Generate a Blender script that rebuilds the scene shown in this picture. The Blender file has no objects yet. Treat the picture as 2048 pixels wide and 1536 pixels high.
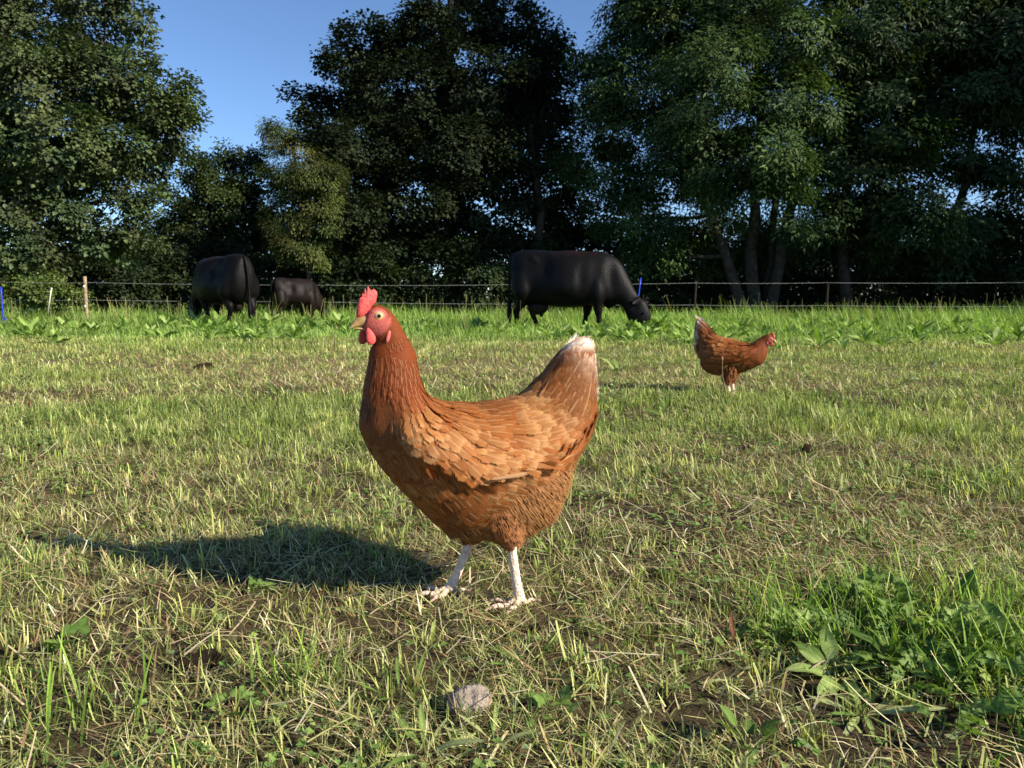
import bpy, bmesh, math, random
import numpy as np
from mathutils import Vector, Matrix, kdtree

# ------------------------------------------------------------------ camera, sky, sun, exposure
scene = bpy.context.scene
COL = scene.collection
CAM_H = 0.446
FPX = 1540.0
PITCH = math.atan((768 - 594) / FPX)
SUN_EL = math.radians(29.5)
SUN_AZ = math.radians(-26.0)            # from +X towards -Y (right and a little behind the camera)
SUN_DIR = Vector((math.cos(SUN_AZ) * math.cos(SUN_EL), math.sin(SUN_AZ) * math.cos(SUN_EL), math.sin(SUN_EL)))

cam_d = bpy.data.cameras.new("camera")
cam = bpy.data.objects.new("camera", cam_d)
COL.objects.link(cam)
cam.location = (0, 0, CAM_H)
cam.rotation_euler = (math.pi / 2 - PITCH, 0, 0)
cam_d.sensor_width = 36.0
cam_d.lens = FPX / 2048 * 36.0
cam_d.clip_start = 0.02
cam_d.clip_end = 3000
cam_d.dof.use_dof = True
cam_d.dof.focus_distance = 1.12
cam_d.dof.aperture_fstop = 20.0
scene.camera = cam

world = bpy.data.worlds.new("World")
scene.world = world
world.use_nodes = True
wn = world.node_tree.nodes
wl = world.node_tree.links
bg = wn["Background"]
sky = wn.new("ShaderNodeTexSky")
sky.sky_type = 'NISHITA'
sky.sun_disc = False
sky.sun_elevation = SUN_EL
sky.sun_rotation = math.atan2(SUN_DIR.x, SUN_DIR.y)
sky.altitude = 100
sky.air_density = 0.8
sky.dust_density = 0.0
sky.ozone_density = 5.0
wl.new(sky.outputs[0], bg.inputs[0])
bg.inputs[1].default_value = 0.098

sun_d = bpy.data.lights.new("sun", 'SUN')
sun_d.energy = 5.0
sun_d.angle = math.radians(0.53)
sun_d.color = (1.0, 0.90, 0.76)
sun = bpy.data.objects.new("sun", sun_d)
COL.objects.link(sun)
sun.rotation_euler = SUN_DIR.to_track_quat('Z', 'Y').to_euler()
sun.location = (20, -10, 20)

vs = scene.view_settings
vs.view_transform = 'Standard'
vs.look = 'None'
vs.exposure = 0.85
vs.gamma = 1.0
vs.use_curve_mapping = False
scene.render.engine = 'CYCLES'
scene.cycles.max_bounces = 8
scene.cycles.transparent_max_bounces = 16
scene.cycles.use_adaptive_sampling = True
scene.cycles.adaptive_threshold = 0.02

# ------------------------------------------------------------------ helpers
rng = np.random.default_rng(7)
random.seed(7)

def ray(u, v):
    a = (u - 1024) / FPX
    b = (v - 768) / FPX
    return np.array([a, math.cos(PITCH) - b * math.sin(PITCH), -math.sin(PITCH) - b * math.cos(PITCH)])

def at(u, v, Y):
    """point at distance Y in front of the camera station that was measured at (u, v) on the photograph"""
    d = ray(u, v)
    return np.array([0, 0, CAM_H]) + d * (Y / d[1])

def smooth(a, b, x):
    t = np.clip((np.asarray(x, float) - a) / (b - a), 0, 1)
    return t * t * (3 - 2 * t)

def _hash(ix, iy, seed):
    h = (ix.astype(np.int64) * 374761393 + iy.astype(np.int64) * 668265263 + seed * 1274126177) & 0x7fffffff
    h = ((h ^ (h >> 13)) * 1103515245) & 0x7fffffff
    h = h ^ (h >> 16)
    return (h & 0xffff) / 65535.0

def vnoise(x, y, seed=0):
    x = np.asarray(x, float); y = np.asarray(y, float)
    ix = np.floor(x); iy = np.floor(y)
    fx = x - ix; fy = y - iy
    fx = fx * fx * (3 - 2 * fx); fy = fy * fy * (3 - 2 * fy)
    a = _hash(ix, iy, seed); b = _hash(ix + 1, iy, seed)
    c = _hash(ix, iy + 1, seed); d = _hash(ix + 1, iy + 1, seed)
    return (a * (1 - fx) + b * fx) * (1 - fy) + (c * (1 - fx) + d * fx) * fy

def fbm(x, y, seed=0, oct=3):
    s = 0; amp = .5; tot = 0
    for k in range(oct):
        s = s + amp * vnoise(np.asarray(x) * 2 ** k + 17.3 * k, np.asarray(y) * 2 ** k - 9.1 * k, seed + k)
        tot += amp; amp *= .5
    return s / tot

def ground_z(x, y):
    x = np.asarray(x, float); y = np.asarray(y, float)
    z = -0.06 * smooth(6, 11, y)
    z = z + (fbm(x * 2.2, y * 2.2, 3) - .5) * 0.035 * smooth(0.3, 1.0, y)
    z = z + (fbm(x * 9, y * 9, 5) - .5) * 0.014
    w = 1 - smooth(.6, 1.5, np.sqrt(((x + .05) / .28) ** 2 + ((y - 1.09) / .22) ** 2))
    return z * (1 - w) - .002 * w

def build(name, V, F, mat, parent=None, col=None, smooth_sh=False, uv=None, mat_idx=None):
    """one mesh object out of numpy arrays; F is an array or a list of arrays of quads / triangles"""
    V = np.asarray(V, np.float32)
    if not isinstance(F, (list, tuple)):
        F = [F]
    F = [np.asarray(f, np.int32) for f in F if len(f)]
    me = bpy.data.meshes.new(name)
    me.vertices.add(len(V))
    me.vertices.foreach_set("co", V.ravel())
    loops = np.concatenate([f.ravel() for f in F])
    tot = np.concatenate([np.full(len(f), f.shape[1], np.int32) for f in F])
    start = np.concatenate([[0], np.cumsum(tot)[:-1]]).astype(np.int32)
    me.loops.add(len(loops))
    me.loops.foreach_set("vertex_index", loops)
    me.polygons.add(len(tot))
    me.polygons.foreach_set("loop_start", start)
    try:
        me.polygons.foreach_set("loop_total", tot)
    except Exception:
        pass
    if smooth_sh:
        me.polygons.foreach_set("use_smooth", np.ones(len(tot), bool))
    if mat_idx is not None:
        me.polygons.foreach_set("material_index", np.asarray(mat_idx, np.int32))
    if col is not None:
        c = np.ones((len(V), 4), np.float32)
        c[:, :3] = col
        at_ = me.attributes.new("Col", 'FLOAT_COLOR', 'POINT')
        at_.data.foreach_set("color", c.ravel())
    if uv is not None:
        u_ = me.uv_layers.new(name="UVMap")
        u_.data.foreach_set("uv", np.asarray(uv, np.float32)[loops].ravel())
    me.update(calc_edges=True)
    me.validate()
    for m in (mat if isinstance(mat, (list, tuple)) else [mat]):
        me.materials.append(m)
    o = bpy.data.objects.new(name, me)
    COL.objects.link(o)
    if parent is not None:
        o.parent = parent
    return o

def tag(o, label=None, cat=None, group=None, kind=None):
    if label: o["label"] = label
    if cat: o["category"] = cat
    if group: o["group"] = group
    if kind: o["kind"] = kind
    return o

def empty(name, loc, rz=0.0, scale=1.0):
    e = bpy.data.objects.new(name, None)
    COL.objects.link(e)
    e.location = tuple(float(q) for q in loc)
    e.rotation_euler = (0, 0, rz)
    e.scale = (scale,) * 3
    e.empty_display_size = 0.1
    return e

def inst(mesh, name, parent, M, color=None):
    o = bpy.data.objects.new(name, mesh)
    COL.objects.link(o)
    o.parent = parent
    o.matrix_local = M
    if color is not None:
        o.color = (*color, 1)
    return o

class MB:
    """collects pieces into one mesh"""
    def __init__(s): s.V = []; s.F3 = []; s.F4 = []; s.C = []; s.n = 0
    def add(s, V, F, col=(1, 1, 1)):
        V = np.asarray(V, float)
        F = np.asarray(F, int)
        s.V.append(V)
        if len(F):
            (s.F3 if F.shape[1] == 3 else s.F4).append(F + s.n)
        c = np.asarray(col, float)
        s.C.append(np.broadcast_to(c, (len(V), 3)))
        s.n += len(V)
    def tube(s, P, R, col=(1, 1, 1), sides=8, cap=True):
        P = np.asarray(P, float); R = np.asarray(R, float)
        n = len(P)
        T = np.gradient(P, axis=0)
        T /= np.linalg.norm(T, axis=1)[:, None] + 1e-9
        ref = np.array([0, 0, 1.0]) if abs(T[0][2]) < .9 else np.array([1.0, 0, 0])
        V = []
        a = np.linspace(0, 2 * math.pi, sides, endpoint=False)
        X = None
        for i in range(n):
            if X is None:
                X = np.cross(ref, T[i])
            else:
                X = X - T[i] * (X @ T[i])
            X = X / (np.linalg.norm(X) + 1e-9)
            Y = np.cross(T[i], X)
            V.append(P[i] + R[i] * (np.cos(a)[:, None] * X + np.sin(a)[:, None] * Y))
        V = np.concatenate(V)
        F = []
        for i in range(n - 1):
            for k in range(sides):
                F.append((i * sides + k, i * sides + (k + 1) % sides, (i + 1) * sides + (k + 1) % sides, (i + 1) * sides + k))
        c = np.asarray(col, float)
        if c.ndim == 2: c = np.repeat(c, sides, axis=0)
        n0 = s.n
        s.add(V, F, c)
        if cap:
            cc = c if c.ndim == 1 else c[0]
            for i, rev in ((0, True), (n - 1, False)):
                ring = np.arange(sides) + n0 + i * sides
                s.V.append(P[i][None]); s.C.append(np.asarray(cc if c.ndim == 1 else c[i * sides], float)[None])
                ci = s.n; s.n += 1
                tri = [(ring[k], ring[(k + 1) % sides], ci) if not rev else (ring[(k + 1) % sides], ring[k], ci) for k in range(sides)]
                s.F3.append(np.array(tri))
    def build(s, name, mat, parent=None, smooth_sh=True, **k):
        F = []
        if s.F3: F.append(np.concatenate(s.F3))
        if s.F4: F.append(np.concatenate(s.F4))
        return build(name, np.concatenate(s.V), F, mat, parent, col=np.concatenate(s.C), smooth_sh=smooth_sh, **k)

# ------------------------------------------------------------------ materials
def new_mat(name):
    m = bpy.data.materials.new(name)
    m.use_nodes = True
    nt = m.node_tree
    for n in list(nt.nodes): nt.nodes.remove(n)
    out = nt.nodes.new("ShaderNodeOutputMaterial")
    return m, nt, out

def mat_leafy(name, trans=0.3, rough=0.55, spec=0.3, tint=(1, 1, 1), noise=0.0, nscale=40):
    """vertex-coloured leaf or blade: diffuse and gloss, with light coming through"""
    m, nt, out = new_mat(name)
    N = nt.nodes.new
    a = N("ShaderNodeAttribute"); a.attribute_name = "Col"
    c = a.outputs["Color"]
    if noise:
        tx = N("ShaderNodeTexCoord")
        nz = N("ShaderNodeTexNoise"); nz.inputs["Scale"].default_value = nscale; nz.inputs["Detail"].default_value = 4
        nt.links.new(tx.outputs["Object"], nz.inputs["Vector"])
        mr = N("ShaderNodeMapRange"); mr.inputs[3].default_value = 1 - noise; mr.inputs[4].default_value = 1 + noise
        mr.inputs[1].default_value = .3; mr.inputs[2].default_value = .7
        nt.links.new(nz.outputs[0], mr.inputs[0])
        mx = N("ShaderNodeVectorMath"); mx.operation = 'SCALE'
        nt.links.new(c, mx.inputs[0]); nt.links.new(mr.outputs[0], mx.inputs["Scale"])
        c = mx.outputs[0]
    p = N("ShaderNodeBsdfPrincipled")
    p.inputs["Roughness"].default_value = rough
    p.inputs["Specular IOR Level"].default_value = spec
    nt.links.new(c, p.inputs["Base Color"])
    t = N("ShaderNodeBsdfTranslucent")
    g = N("ShaderNodeVectorMath"); g.operation = 'MULTIPLY'
    g.inputs[1].default_value = (1.25 * tint[0], 1.35 * tint[1], 0.6 * tint[2])
    nt.links.new(c, g.inputs[0]); nt.links.new(g.outputs[0], t.inputs["Color"])
    mix = N("ShaderNodeMixShader"); mix.inputs[0].default_value = trans
    nt.links.new(p.outputs[0], mix.inputs[1]); nt.links.new(t.outputs[0], mix.inputs[2])
    nt.links.new(mix.outputs[0], out.inputs[0])
    return m

def mat_solid(name, rgb, rough=0.7, spec=0.3, var=0.25, nscale=30, bump=0.0, bscale=80, attr=False, sheen=0.0, sss=0.0, dark=None, detail=5):
    m, nt, out = new_mat(name)
    N = nt.nodes.new
    p = N("ShaderNodeBsdfPrincipled")
    p.inputs["Roughness"].default_value = rough
    p.inputs["Specular IOR Level"].default_value = spec
    if sheen:
        p.inputs["Sheen Weight"].default_value = sheen
    if sss:
        p.inputs["Subsurface Weight"].default_value = sss
        p.inputs["Subsurface Radius"].default_value = (0.004, 0.0012, 0.0008)
        p.inputs["Subsurface Scale"].default_value = 1.0
    tx = N("ShaderNodeTexCoord")
    nz = N("ShaderNodeTexNoise"); nz.inputs["Scale"].default_value = nscale; nz.inputs["Detail"].default_value = detail
    nt.links.new(tx.outputs["Object"], nz.inputs["Vector"])
    mr = N("ShaderNodeMapRange"); mr.inputs[1].default_value = .3; mr.inputs[2].default_value = .7
    nt.links.new(nz.outputs[0], mr.inputs[0])
    mx = N("ShaderNodeMix"); mx.data_type = 'RGBA'
    d = dark if dark else tuple(q * (1 - var) for q in rgb)
    mx.inputs["A"].default_value = (*d, 1)
    mx.inputs["B"].default_value = (*[min(1, q * (1 + var)) for q in rgb], 1)
    nt.links.new(mr.outputs[0], mx.inputs["Factor"])
    c = mx.outputs["Result"]
    if attr:
        a = N("ShaderNodeAttribute"); a.attribute_name = "Col"
        mm = N("ShaderNodeVectorMath"); mm.operation = 'MULTIPLY'
        nt.links.new(c, mm.inputs[0]); nt.links.new(a.outputs["Color"], mm.inputs[1])
        c = mm.outputs[0]
    nt.links.new(c, p.inputs["Base Color"])
    if bump:
        nb = N("ShaderNodeTexNoise"); nb.inputs["Scale"].default_value = bscale; nb.inputs["Detail"].default_value = 6
        nt.links.new(tx.outputs["Object"], nb.inputs["Vector"])
        b = N("ShaderNodeBump"); b.inputs["Strength"].default_value = bump; b.inputs["Distance"].default_value = 0.02
        nt.links.new(nb.outputs[0], b.inputs["Height"])
        nt.links.new(b.outputs[0], p.inputs["Normal"])
    nt.links.new(p.outputs[0], out.inputs[0])
    return m

def mat_ground():
    m, nt, out = new_mat("field soil and thatch")
    N = nt.nodes.new; L = nt.links.new
    p = N("ShaderNodeBsdfPrincipled"); p.inputs["Roughness"].default_value = .95; p.inputs["Specular IOR Level"].default_value = .1
    a = N("ShaderNodeAttribute"); a.attribute_name = "Col"
    g = N("ShaderNodeNewGeometry")
    n1 = N("ShaderNodeTexNoise"); n1.inputs["Scale"].default_value = 130; n1.inputs["Detail"].default_value = 6; n1.inputs["Roughness"].default_value = .7
    n2 = N("ShaderNodeTexNoise"); n2.inputs["Scale"].default_value = 18; n2.inputs["Detail"].default_value = 5
    for n in (n1, n2): L(g.outputs["Position"], n.inputs["Vector"])
    mr = N("ShaderNodeMapRange"); mr.inputs[1].default_value = .3; mr.inputs[2].default_value = .7; mr.inputs[3].default_value = .35; mr.inputs[4].default_value = 1.6
    L(n1.outputs[0], mr.inputs[0])
    mr2 = N("ShaderNodeMapRange"); mr2.inputs[1].default_value = .3; mr2.inputs[2].default_value = .7; mr2.inputs[3].default_value = .7; mr2.inputs[4].default_value = 1.3
    L(n2.outputs[0], mr2.inputs[0])
    mu = N("ShaderNodeMath"); mu.operation = 'MULTIPLY'; L(mr.outputs[0], mu.inputs[0]); L(mr2.outputs[0], mu.inputs[1])
    s = N("ShaderNodeVectorMath"); s.operation = 'SCALE'; L(a.outputs["Color"], s.inputs[0]); L(mu.outputs[0], s.inputs["Scale"])
    L(s.outputs[0], p.inputs["Base Color"])
    b = N("ShaderNodeBump"); b.inputs["Strength"].default_value = .9; b.inputs["Distance"].default_value = .008
    L(n1.outputs[0], b.inputs["Height"]); L(b.outputs[0], p.inputs["Normal"])
    L(p.outputs[0], out.inputs[0])
    return m

def mat_feather():
    """one material for every feather: colour of the feather times a shaft-and-fringe pattern along its UVs"""
    m, nt, out = new_mat("hen feather")
    N = nt.nodes.new; L = nt.links.new
    p = N("ShaderNodeBsdfPrincipled"); p.inputs["Roughness"].default_value = .55; p.inputs["Specular IOR Level"].default_value = .15
    a = N("ShaderNodeAttribute"); a.attribute_name = "Col"
    oi = N("ShaderNodeObjectInfo")
    c0 = N("ShaderNodeVectorMath"); c0.operation = 'MULTIPLY'; L(a.outputs["Color"], c0.inputs[0]); L(oi.outputs["Color"], c0.inputs[1])
    uv = N("ShaderNodeUVMap"); uv.uv_map = "UVMap"
    sx = N("ShaderNodeSeparateXYZ"); L(uv.outputs[0], sx.inputs[0])
    # distance from shaft
    d = N("ShaderNodeMath"); d.operation = 'SUBTRACT'; L(sx.outputs[1], d.inputs[0]); d.inputs[1].default_value = .5
    ab = N("ShaderNodeMath"); ab.operation = 'ABSOLUTE'; L(d.outputs[0], ab.inputs[0])
    sh = N("ShaderNodeMapRange"); sh.inputs[1].default_value = .02; sh.inputs[2].default_value = .07; sh.inputs[3].default_value = 1; sh.inputs[4].default_value = 0
    L(ab.outputs[0], sh.inputs[0])
    # barbs: slanted fine stripes
    t1 = N("ShaderNodeMath"); t1.operation = 'MULTIPLY_ADD'; L(ab.outputs[0], t1.inputs[0]); t1.inputs[1].default_value = -0.9; L(sx.outputs[0], t1.inputs[2])
    t2 = N("ShaderNodeMath"); t2.operation = 'MULTIPLY'; L(t1.outputs[0], t2.inputs[0]); t2.inputs[1].default_value = 190
    sn = N("ShaderNodeMath"); sn.operation = 'SINE'; L(t2.outputs[0], sn.inputs[0])
    nz = N("ShaderNodeTexNoise"); nz.inputs["Scale"].default_value = 260; nz.inputs["Detail"].default_value = 3
    tc = N("ShaderNodeTexCoord"); L(tc.outputs["Object"], nz.inputs["Vector"])
    barb = N("ShaderNodeMapRange"); barb.inputs[1].default_value = -1; barb.inputs[2].default_value = 1; barb.inputs[3].default_value = .84; barb.inputs[4].default_value = 1.12
    L(sn.outputs[0], barb.inputs[0])
    nm = N("ShaderNodeMapRange"); nm.inputs[1].default_value = .3; nm.inputs[2].default_value = .7; nm.inputs[3].default_value = .8; nm.inputs[4].default_value = 1.2
    L(nz.outputs[0], nm.inputs[0])
    mm = N("ShaderNodeMath"); mm.operation = 'MULTIPLY'; L(barb.outputs[0], mm.inputs[0]); L(nm.outputs[0], mm.inputs[1])
    c1 = N("ShaderNodeVectorMath"); c1.operation = 'SCALE'; L(c0.outputs[0], c1.inputs[0]); L(mm.outputs[0], c1.inputs["Scale"])
    mx = N("ShaderNodeMix"); mx.data_type = 'RGBA'; mx.inputs["B"].default_value = (.72, .46, .24, 1)
    fs = N("ShaderNodeMath"); fs.operation = 'MULTIPLY'; L(sh.outputs[0], fs.inputs[0]); fs.inputs[1].default_value = .38
    L(fs.outputs[0], mx.inputs["Factor"]); L(c1.outputs[0], mx.inputs["A"])
    L(mx.outputs["Result"], p.inputs["Base Color"])
    b = N("ShaderNodeBump"); b.inputs["Strength"].default_value = .25; b.inputs["Distance"].default_value = .0006
    L(sn.outputs[0], b.inputs["Height"]); L(b.outputs[0], p.inputs["Normal"])
    tr = N("ShaderNodeBsdfTranslucent"); L(c1.outputs[0], tr.inputs["Color"])
    ms = N("ShaderNodeMixShader"); ms.inputs[0].default_value = .34
    L(p.outputs[0], ms.inputs[1]); L(tr.outputs[0], ms.inputs[2])
    # ragged edge: barbs end unevenly at the rim and at the tip
    e1 = N("ShaderNodeMath"); e1.operation = 'MULTIPLY_ADD'; L(ab.outputs[0], e1.inputs[0]); e1.inputs[1].default_value = -4.4; e1.inputs[2].default_value = 2.2
    e2 = N("ShaderNodeMath"); e2.operation = 'MULTIPLY_ADD'; L(sx.outputs[0], e2.inputs[0]); e2.inputs[1].default_value = -4.4; e2.inputs[2].default_value = 4.4
    em = N("ShaderNodeMath"); em.operation = 'MINIMUM'; L(e1.outputs[0], em.inputs[0]); L(e2.outputs[0], em.inputs[1])
    cx = N("ShaderNodeCombineXYZ")
    s1 = N("ShaderNodeMath"); s1.operation = 'MULTIPLY'; L(t1.outputs[0], s1.inputs[0]); s1.inputs[1].default_value = 34
    sg = N("ShaderNodeMath"); sg.operation = 'SIGN'; L(d.outputs[0], sg.inputs[0])
    L(s1.outputs[0], cx.inputs[0]); L(sg.outputs[0], cx.inputs[1]); L(oi.outputs["Random"], cx.inputs[2])
    rn = N("ShaderNodeTexNoise"); rn.inputs["Scale"].default_value = 1.0; rn.inputs["Detail"].default_value = 2
    L(cx.outputs[0], rn.inputs["Vector"])
    rm = N("ShaderNodeMapRange"); rm.inputs[1].default_value = .3; rm.inputs[2].default_value = .7; rm.inputs[3].default_value = .02; rm.inputs[4].default_value = 1.0
    L(rn.outputs[0], rm.inputs[0])
    gt = N("ShaderNodeMath"); gt.operation = 'GREATER_THAN'; L(em.outputs[0], gt.inputs[0]); L(rm.outputs[0], gt.inputs[1])
    tp = N("ShaderNodeBsdfTransparent")
    mt = N("ShaderNodeMixShader"); L(gt.outputs[0], mt.inputs[0]); L(tp.outputs[0], mt.inputs[1]); L(ms.outputs[0], mt.inputs[2])
    L(mt.outputs[0], out.inputs[0])
    return m

M_GROUND = mat_ground()
M_GRASS = mat_leafy("grass blades", trans=.35, rough=.5, spec=.25)
M_STRAW = mat_leafy("dead grass", trans=.15, rough=.7, spec=.15)
M_WEED = mat_leafy("weed leaf", trans=.3, rough=.55, spec=.2, noise=.3, nscale=45)
M_LEAF = mat_leafy("tree leaf", trans=.2, rough=.55, spec=.16)
M_BARK = mat_solid("bark", (.05, .042, .034), rough=.95, spec=.1, var=.45, nscale=9, bump=.8, bscale=25)  # base darkened: the shade on the trunks is put into the colour
M_FEATHER = mat_feather()
M_SKIN = mat_solid("hen comb skin", (.60, .085, .075), rough=.5, spec=.3, var=.22, nscale=160, bump=.22, bscale=380, attr=True, sss=.15)
M_BEAK = mat_solid("hen beak horn", (.50, .32, .14), rough=.35, spec=.4, var=.25, nscale=160, attr=True)
M_SHANK = mat_solid("hen leg scales", (.80, .61, .48), rough=.6, spec=.3, var=.16, nscale=220, bump=.45, bscale=330, attr=True)
M_EYE = mat_solid("hen eye", (1, 1, 1), rough=.12, spec=.6, var=.05, nscale=300, attr=True)
M_COW = mat_solid("cow hair", (.0042, .0037, .0037), rough=.46, spec=.12, var=.35, nscale=6, bump=.35, bscale=60, attr=True)
M_WOOD = mat_solid("weathered post wood", (.34, .25, .165), rough=.9, spec=.1, var=.35, nscale=22, bump=.5, bscale=60)
M_WOOD_SHADED = mat_solid("dark post wood", (.03, .024, .018), rough=.9, spec=.1, var=.35, nscale=22, bump=.5, bscale=60)  # post wood with the shade on the right-hand posts painted into its colour
M_BLUE = mat_solid("blue plastic", (.02, .06, .62), rough=.35, spec=.4, var=.12, nscale=30)
M_WHITE = mat_solid("white plastic", (.72, .7, .64), rough=.5, spec=.3, var=.12, nscale=30)
M_WIRE = mat_solid("electric fence tape", (.36, .36, .33), rough=.6, spec=.3, var=.15, nscale=10)
M_STONE = mat_solid("field stone", (.30, .245, .195), rough=.9, spec=.15, var=.35, nscale=55, bump=.9, bscale=110)

# ------------------------------------------------------------------ the field: what grows where
def f_lush(x, y):
    n = fbm(x * .55, y * .55, 21)
    n2 = fbm(x * 1.9, y * 1.9, 23)
    edge = smooth(6.9, 8.9, y + (n - .5) * 4.2 + (n2 - .5) * 2.0 + .7 * smooth(1.5, 4, x))
    return np.maximum(edge, .75 * smooth(.60, .72, n2) * smooth(4.6, 6.5, y))

def ell(x, y, cx, cy, rx, ry, ang=0):
    c, s = math.cos(ang), math.sin(ang)
    dx = (x - cx) * c + (y - cy) * s
    dy = -(x - cx) * s + (y - cy) * c
    return 1 - smooth(.55, 1.1, np.sqrt((dx / rx) ** 2 + (dy / ry) ** 2))

def f_green(x, y):
    n = fbm(x * 1.3, y * 1.3, 31)
    g = np.maximum.reduce([ell(x, y, -1.05, 3.05, 1.2, .42, .35), ell(x, y, -.35, 2.5, .9, .4, .1), ell(x, y, -1.3, 2.35, .45, .14, .3),
                           ell(x, y, .95, 3.25, .9, .38, .0), ell(x, y, 1.05, 2.65, .8, .3, .0), ell(x, y, -2.9, 4.3, 1.0, .5, .2),
                           ell(x, y, -2.6, 6.6, 1.3, .7), ell(x, y, 2.6, 3.6, .7, .5), ell(x, y, .66, .98, .36, .22, -.2), ell(x, y, .72, .80, .25, .16), ell(x, y, 1.6, 1.75, .6, .3),
                           ell(x, y, 3.0, 5.6, 1.4, .7)])
    return np.clip(g * (.55 + .8 * n) + .55 * smooth(.52, .75, n), 0, 1)

def f_dry(x, y):
    n = fbm(x * .9 + 5, y * 1.6, 41)
    d = np.maximum.reduce([ell(x, y, -1.2, 4.65, 2.1, .55), ell(x, y, -1.6, 1.75, 1.0, .55), ell(x, y, -.85, 1.15, .7, .3),
                           ell(x, y, .55, 1.55, .55, .3), ell(x, y, .9, 2.1, .6, .2), ell(x, y, -2.3, 3.3, .8, .3)])
    return np.clip(.9 * d * (.5 + n) + .8 * smooth(.5, .72, n), 0, 1)

def f_soil(x, y):
    n = fbm(x * 2.6, y * 2.6, 51, 4)
    m = np.maximum.reduce([.95 * ell(x, y, .30, .84, .55, .26), .8 * ell(x, y, .3, 1.45, .4, .16), ell(x, y, 1.62, 3.2, .55, .16),
                           .55 * ell(x, y, -.5, .82, .35, .16), .5 * ell(x, y, .7, 2.25, .35, .14), .6 * ell(x, y, .1, 1.05, .35, .12)])
    return np.clip(m * smooth(.34, .62, n) * 1.15 + .45 * smooth(.62, .78, n) * (1 - smooth(3, 5, y)), 0, 1)

# ground sheet
def make_ground():
    def axis(lo, mid_lo, mid_hi, hi, step, grow):
        v = list(np.arange(mid_lo, mid_hi + 1e-6, step))
        s = step; q = v[-1]
        while q < hi:
            s *= grow; q += s; v.append(q)
        s = step; q = v[0]; pre = []
        while q > lo:
            s *= grow; q -= s; pre.append(q)
        return np.array(pre[::-1] + v)
    xs = axis(-600, -1.3, 1.4, 600, .034, 1.09)
    ys = axis(-300, .5, 2.2, 900, .030, 1.07)
    X, Y = np.meshgrid(xs, ys)
    x = X.ravel(); y = Y.ravel()
    z = ground_z(x, y)
    # clods where the soil shows
    so = f_soil(x, y)
    z = z + so * (fbm(x * 22, y * 22, 71) - .5) * .022
    V = np.stack([x, y, z], 1)
    nx, ny = len(xs), len(ys)
    i = np.arange((ny - 1) * nx).reshape(ny - 1, nx)[:, :-1].ravel()
    F = np.stack([i, i + 1, i + nx + 1, i + nx], 1)
    soil = np.array([.055, .036, .024]); thatch = np.array([.18, .145, .07]); green = np.array([.10, .12, .035])
    tan = np.array([.21, .155, .08])
    lu = f_lush(x, y)[:, None]; gr = f_green(x, y)[:, None]; dr = f_dry(x, y)[:, None]; so = so[:, None]
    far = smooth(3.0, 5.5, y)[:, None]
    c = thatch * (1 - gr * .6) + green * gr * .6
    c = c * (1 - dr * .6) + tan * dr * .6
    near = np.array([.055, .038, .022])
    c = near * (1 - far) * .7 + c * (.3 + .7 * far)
    c = c * (1 - so) + soil * so
    c = c * (1 - lu) + np.array([.05, .085, .02]) * lu
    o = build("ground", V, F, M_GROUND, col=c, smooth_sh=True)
    tag(o, kind="structure", label="grassy pasture ground with bare soil patches")
    return o
make_ground()

# ------------------------------------------------------------------ grass
def blades(x, y, z, head, L, W, lean, curl, croot, ctip, k=2, tipw=.15):
    n = len(x)
    base = np.stack([x, y, z], 1)
    hd = np.stack([np.cos(head), np.sin(head), np.zeros(n)], 1)
    sd = np.stack([-np.sin(head), np.cos(head), np.zeros(n)], 1)
    P = [base]
    for i in range(k):
        ang = lean + curl * (i + .5) / k
        st = (L / k)[:, None] * (hd * np.sin(ang)[:, None] + np.array([0, 0, 1.0]) * np.cos(ang)[:, None])
        P.append(P[-1] + st)
    V = np.empty((n, 2 * (k + 1), 3), np.float32)
    C = np.empty((n, 2 * (k + 1), 3), np.float32)
    for i in range(k + 1):
        s = i / k
        w = (W * ((1 - s ** 1.6) * (1 - tipw) + tipw) * .5)[:, None]
        V[:, 2 * i] = P[i] - sd * w
        V[:, 2 * i + 1] = P[i] + sd * w
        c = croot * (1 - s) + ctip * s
        C[:, 2 * i] = c; C[:, 2 * i + 1] = c
    b = (np.arange(n) * 2 * (k + 1))[:, None]
    F = np.concatenate([b + np.array([[2 * i, 2 * i + 1, 2 * i + 3, 2 * i + 2]]) for i in range(k)])
    return V.reshape(-1, 3), F, C.reshape(-1, 3)

class Blades:
    def __init__(s): s.V = []; s.F = []; s.C = []; s.n = 0
    def add(s, *a, **k):
        V, F, C = blades(*a, **k)
        s.V.append(V); s.F.append(F + s.n); s.C.append(C); s.n += len(V)
    def build(s, name, mat):
        return build(name, np.concatenate(s.V), np.concatenate(s.F), mat, col=np.concatenate(s.C))

def scatter(n, y0, y1, power=1.0):
    """n points over the wedge of field in front of the camera, a little wider than the view"""
    # width grows with distance, so draw y with density ~ width
    k, c = 1.52, .75
    a = rng.random(n)
    A = lambda y: .5 * k * y * y + c * y
    t = A(y0) + a * (A(y1) - A(y0))
    y = (-c + np.sqrt(c * c + 2 * k * t)) / k
    x = (rng.random(n) - .5) * (k * y + c)
    return x, y

def keep(p, *arr):
    m = rng.random(len(p)) < p
    return [q[m] for q in arr]

def pick(n, palette, jit=.18):
    pal = np.array(palette)
    c = pal[rng.integers(0, len(pal), n)]
    return np.minimum(1.24 * c * (1 + (rng.random((n, 1)) - .5) * 2 * jit) * (1 + (rng.random((n, 3)) - .5) * .12), .85)

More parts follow.
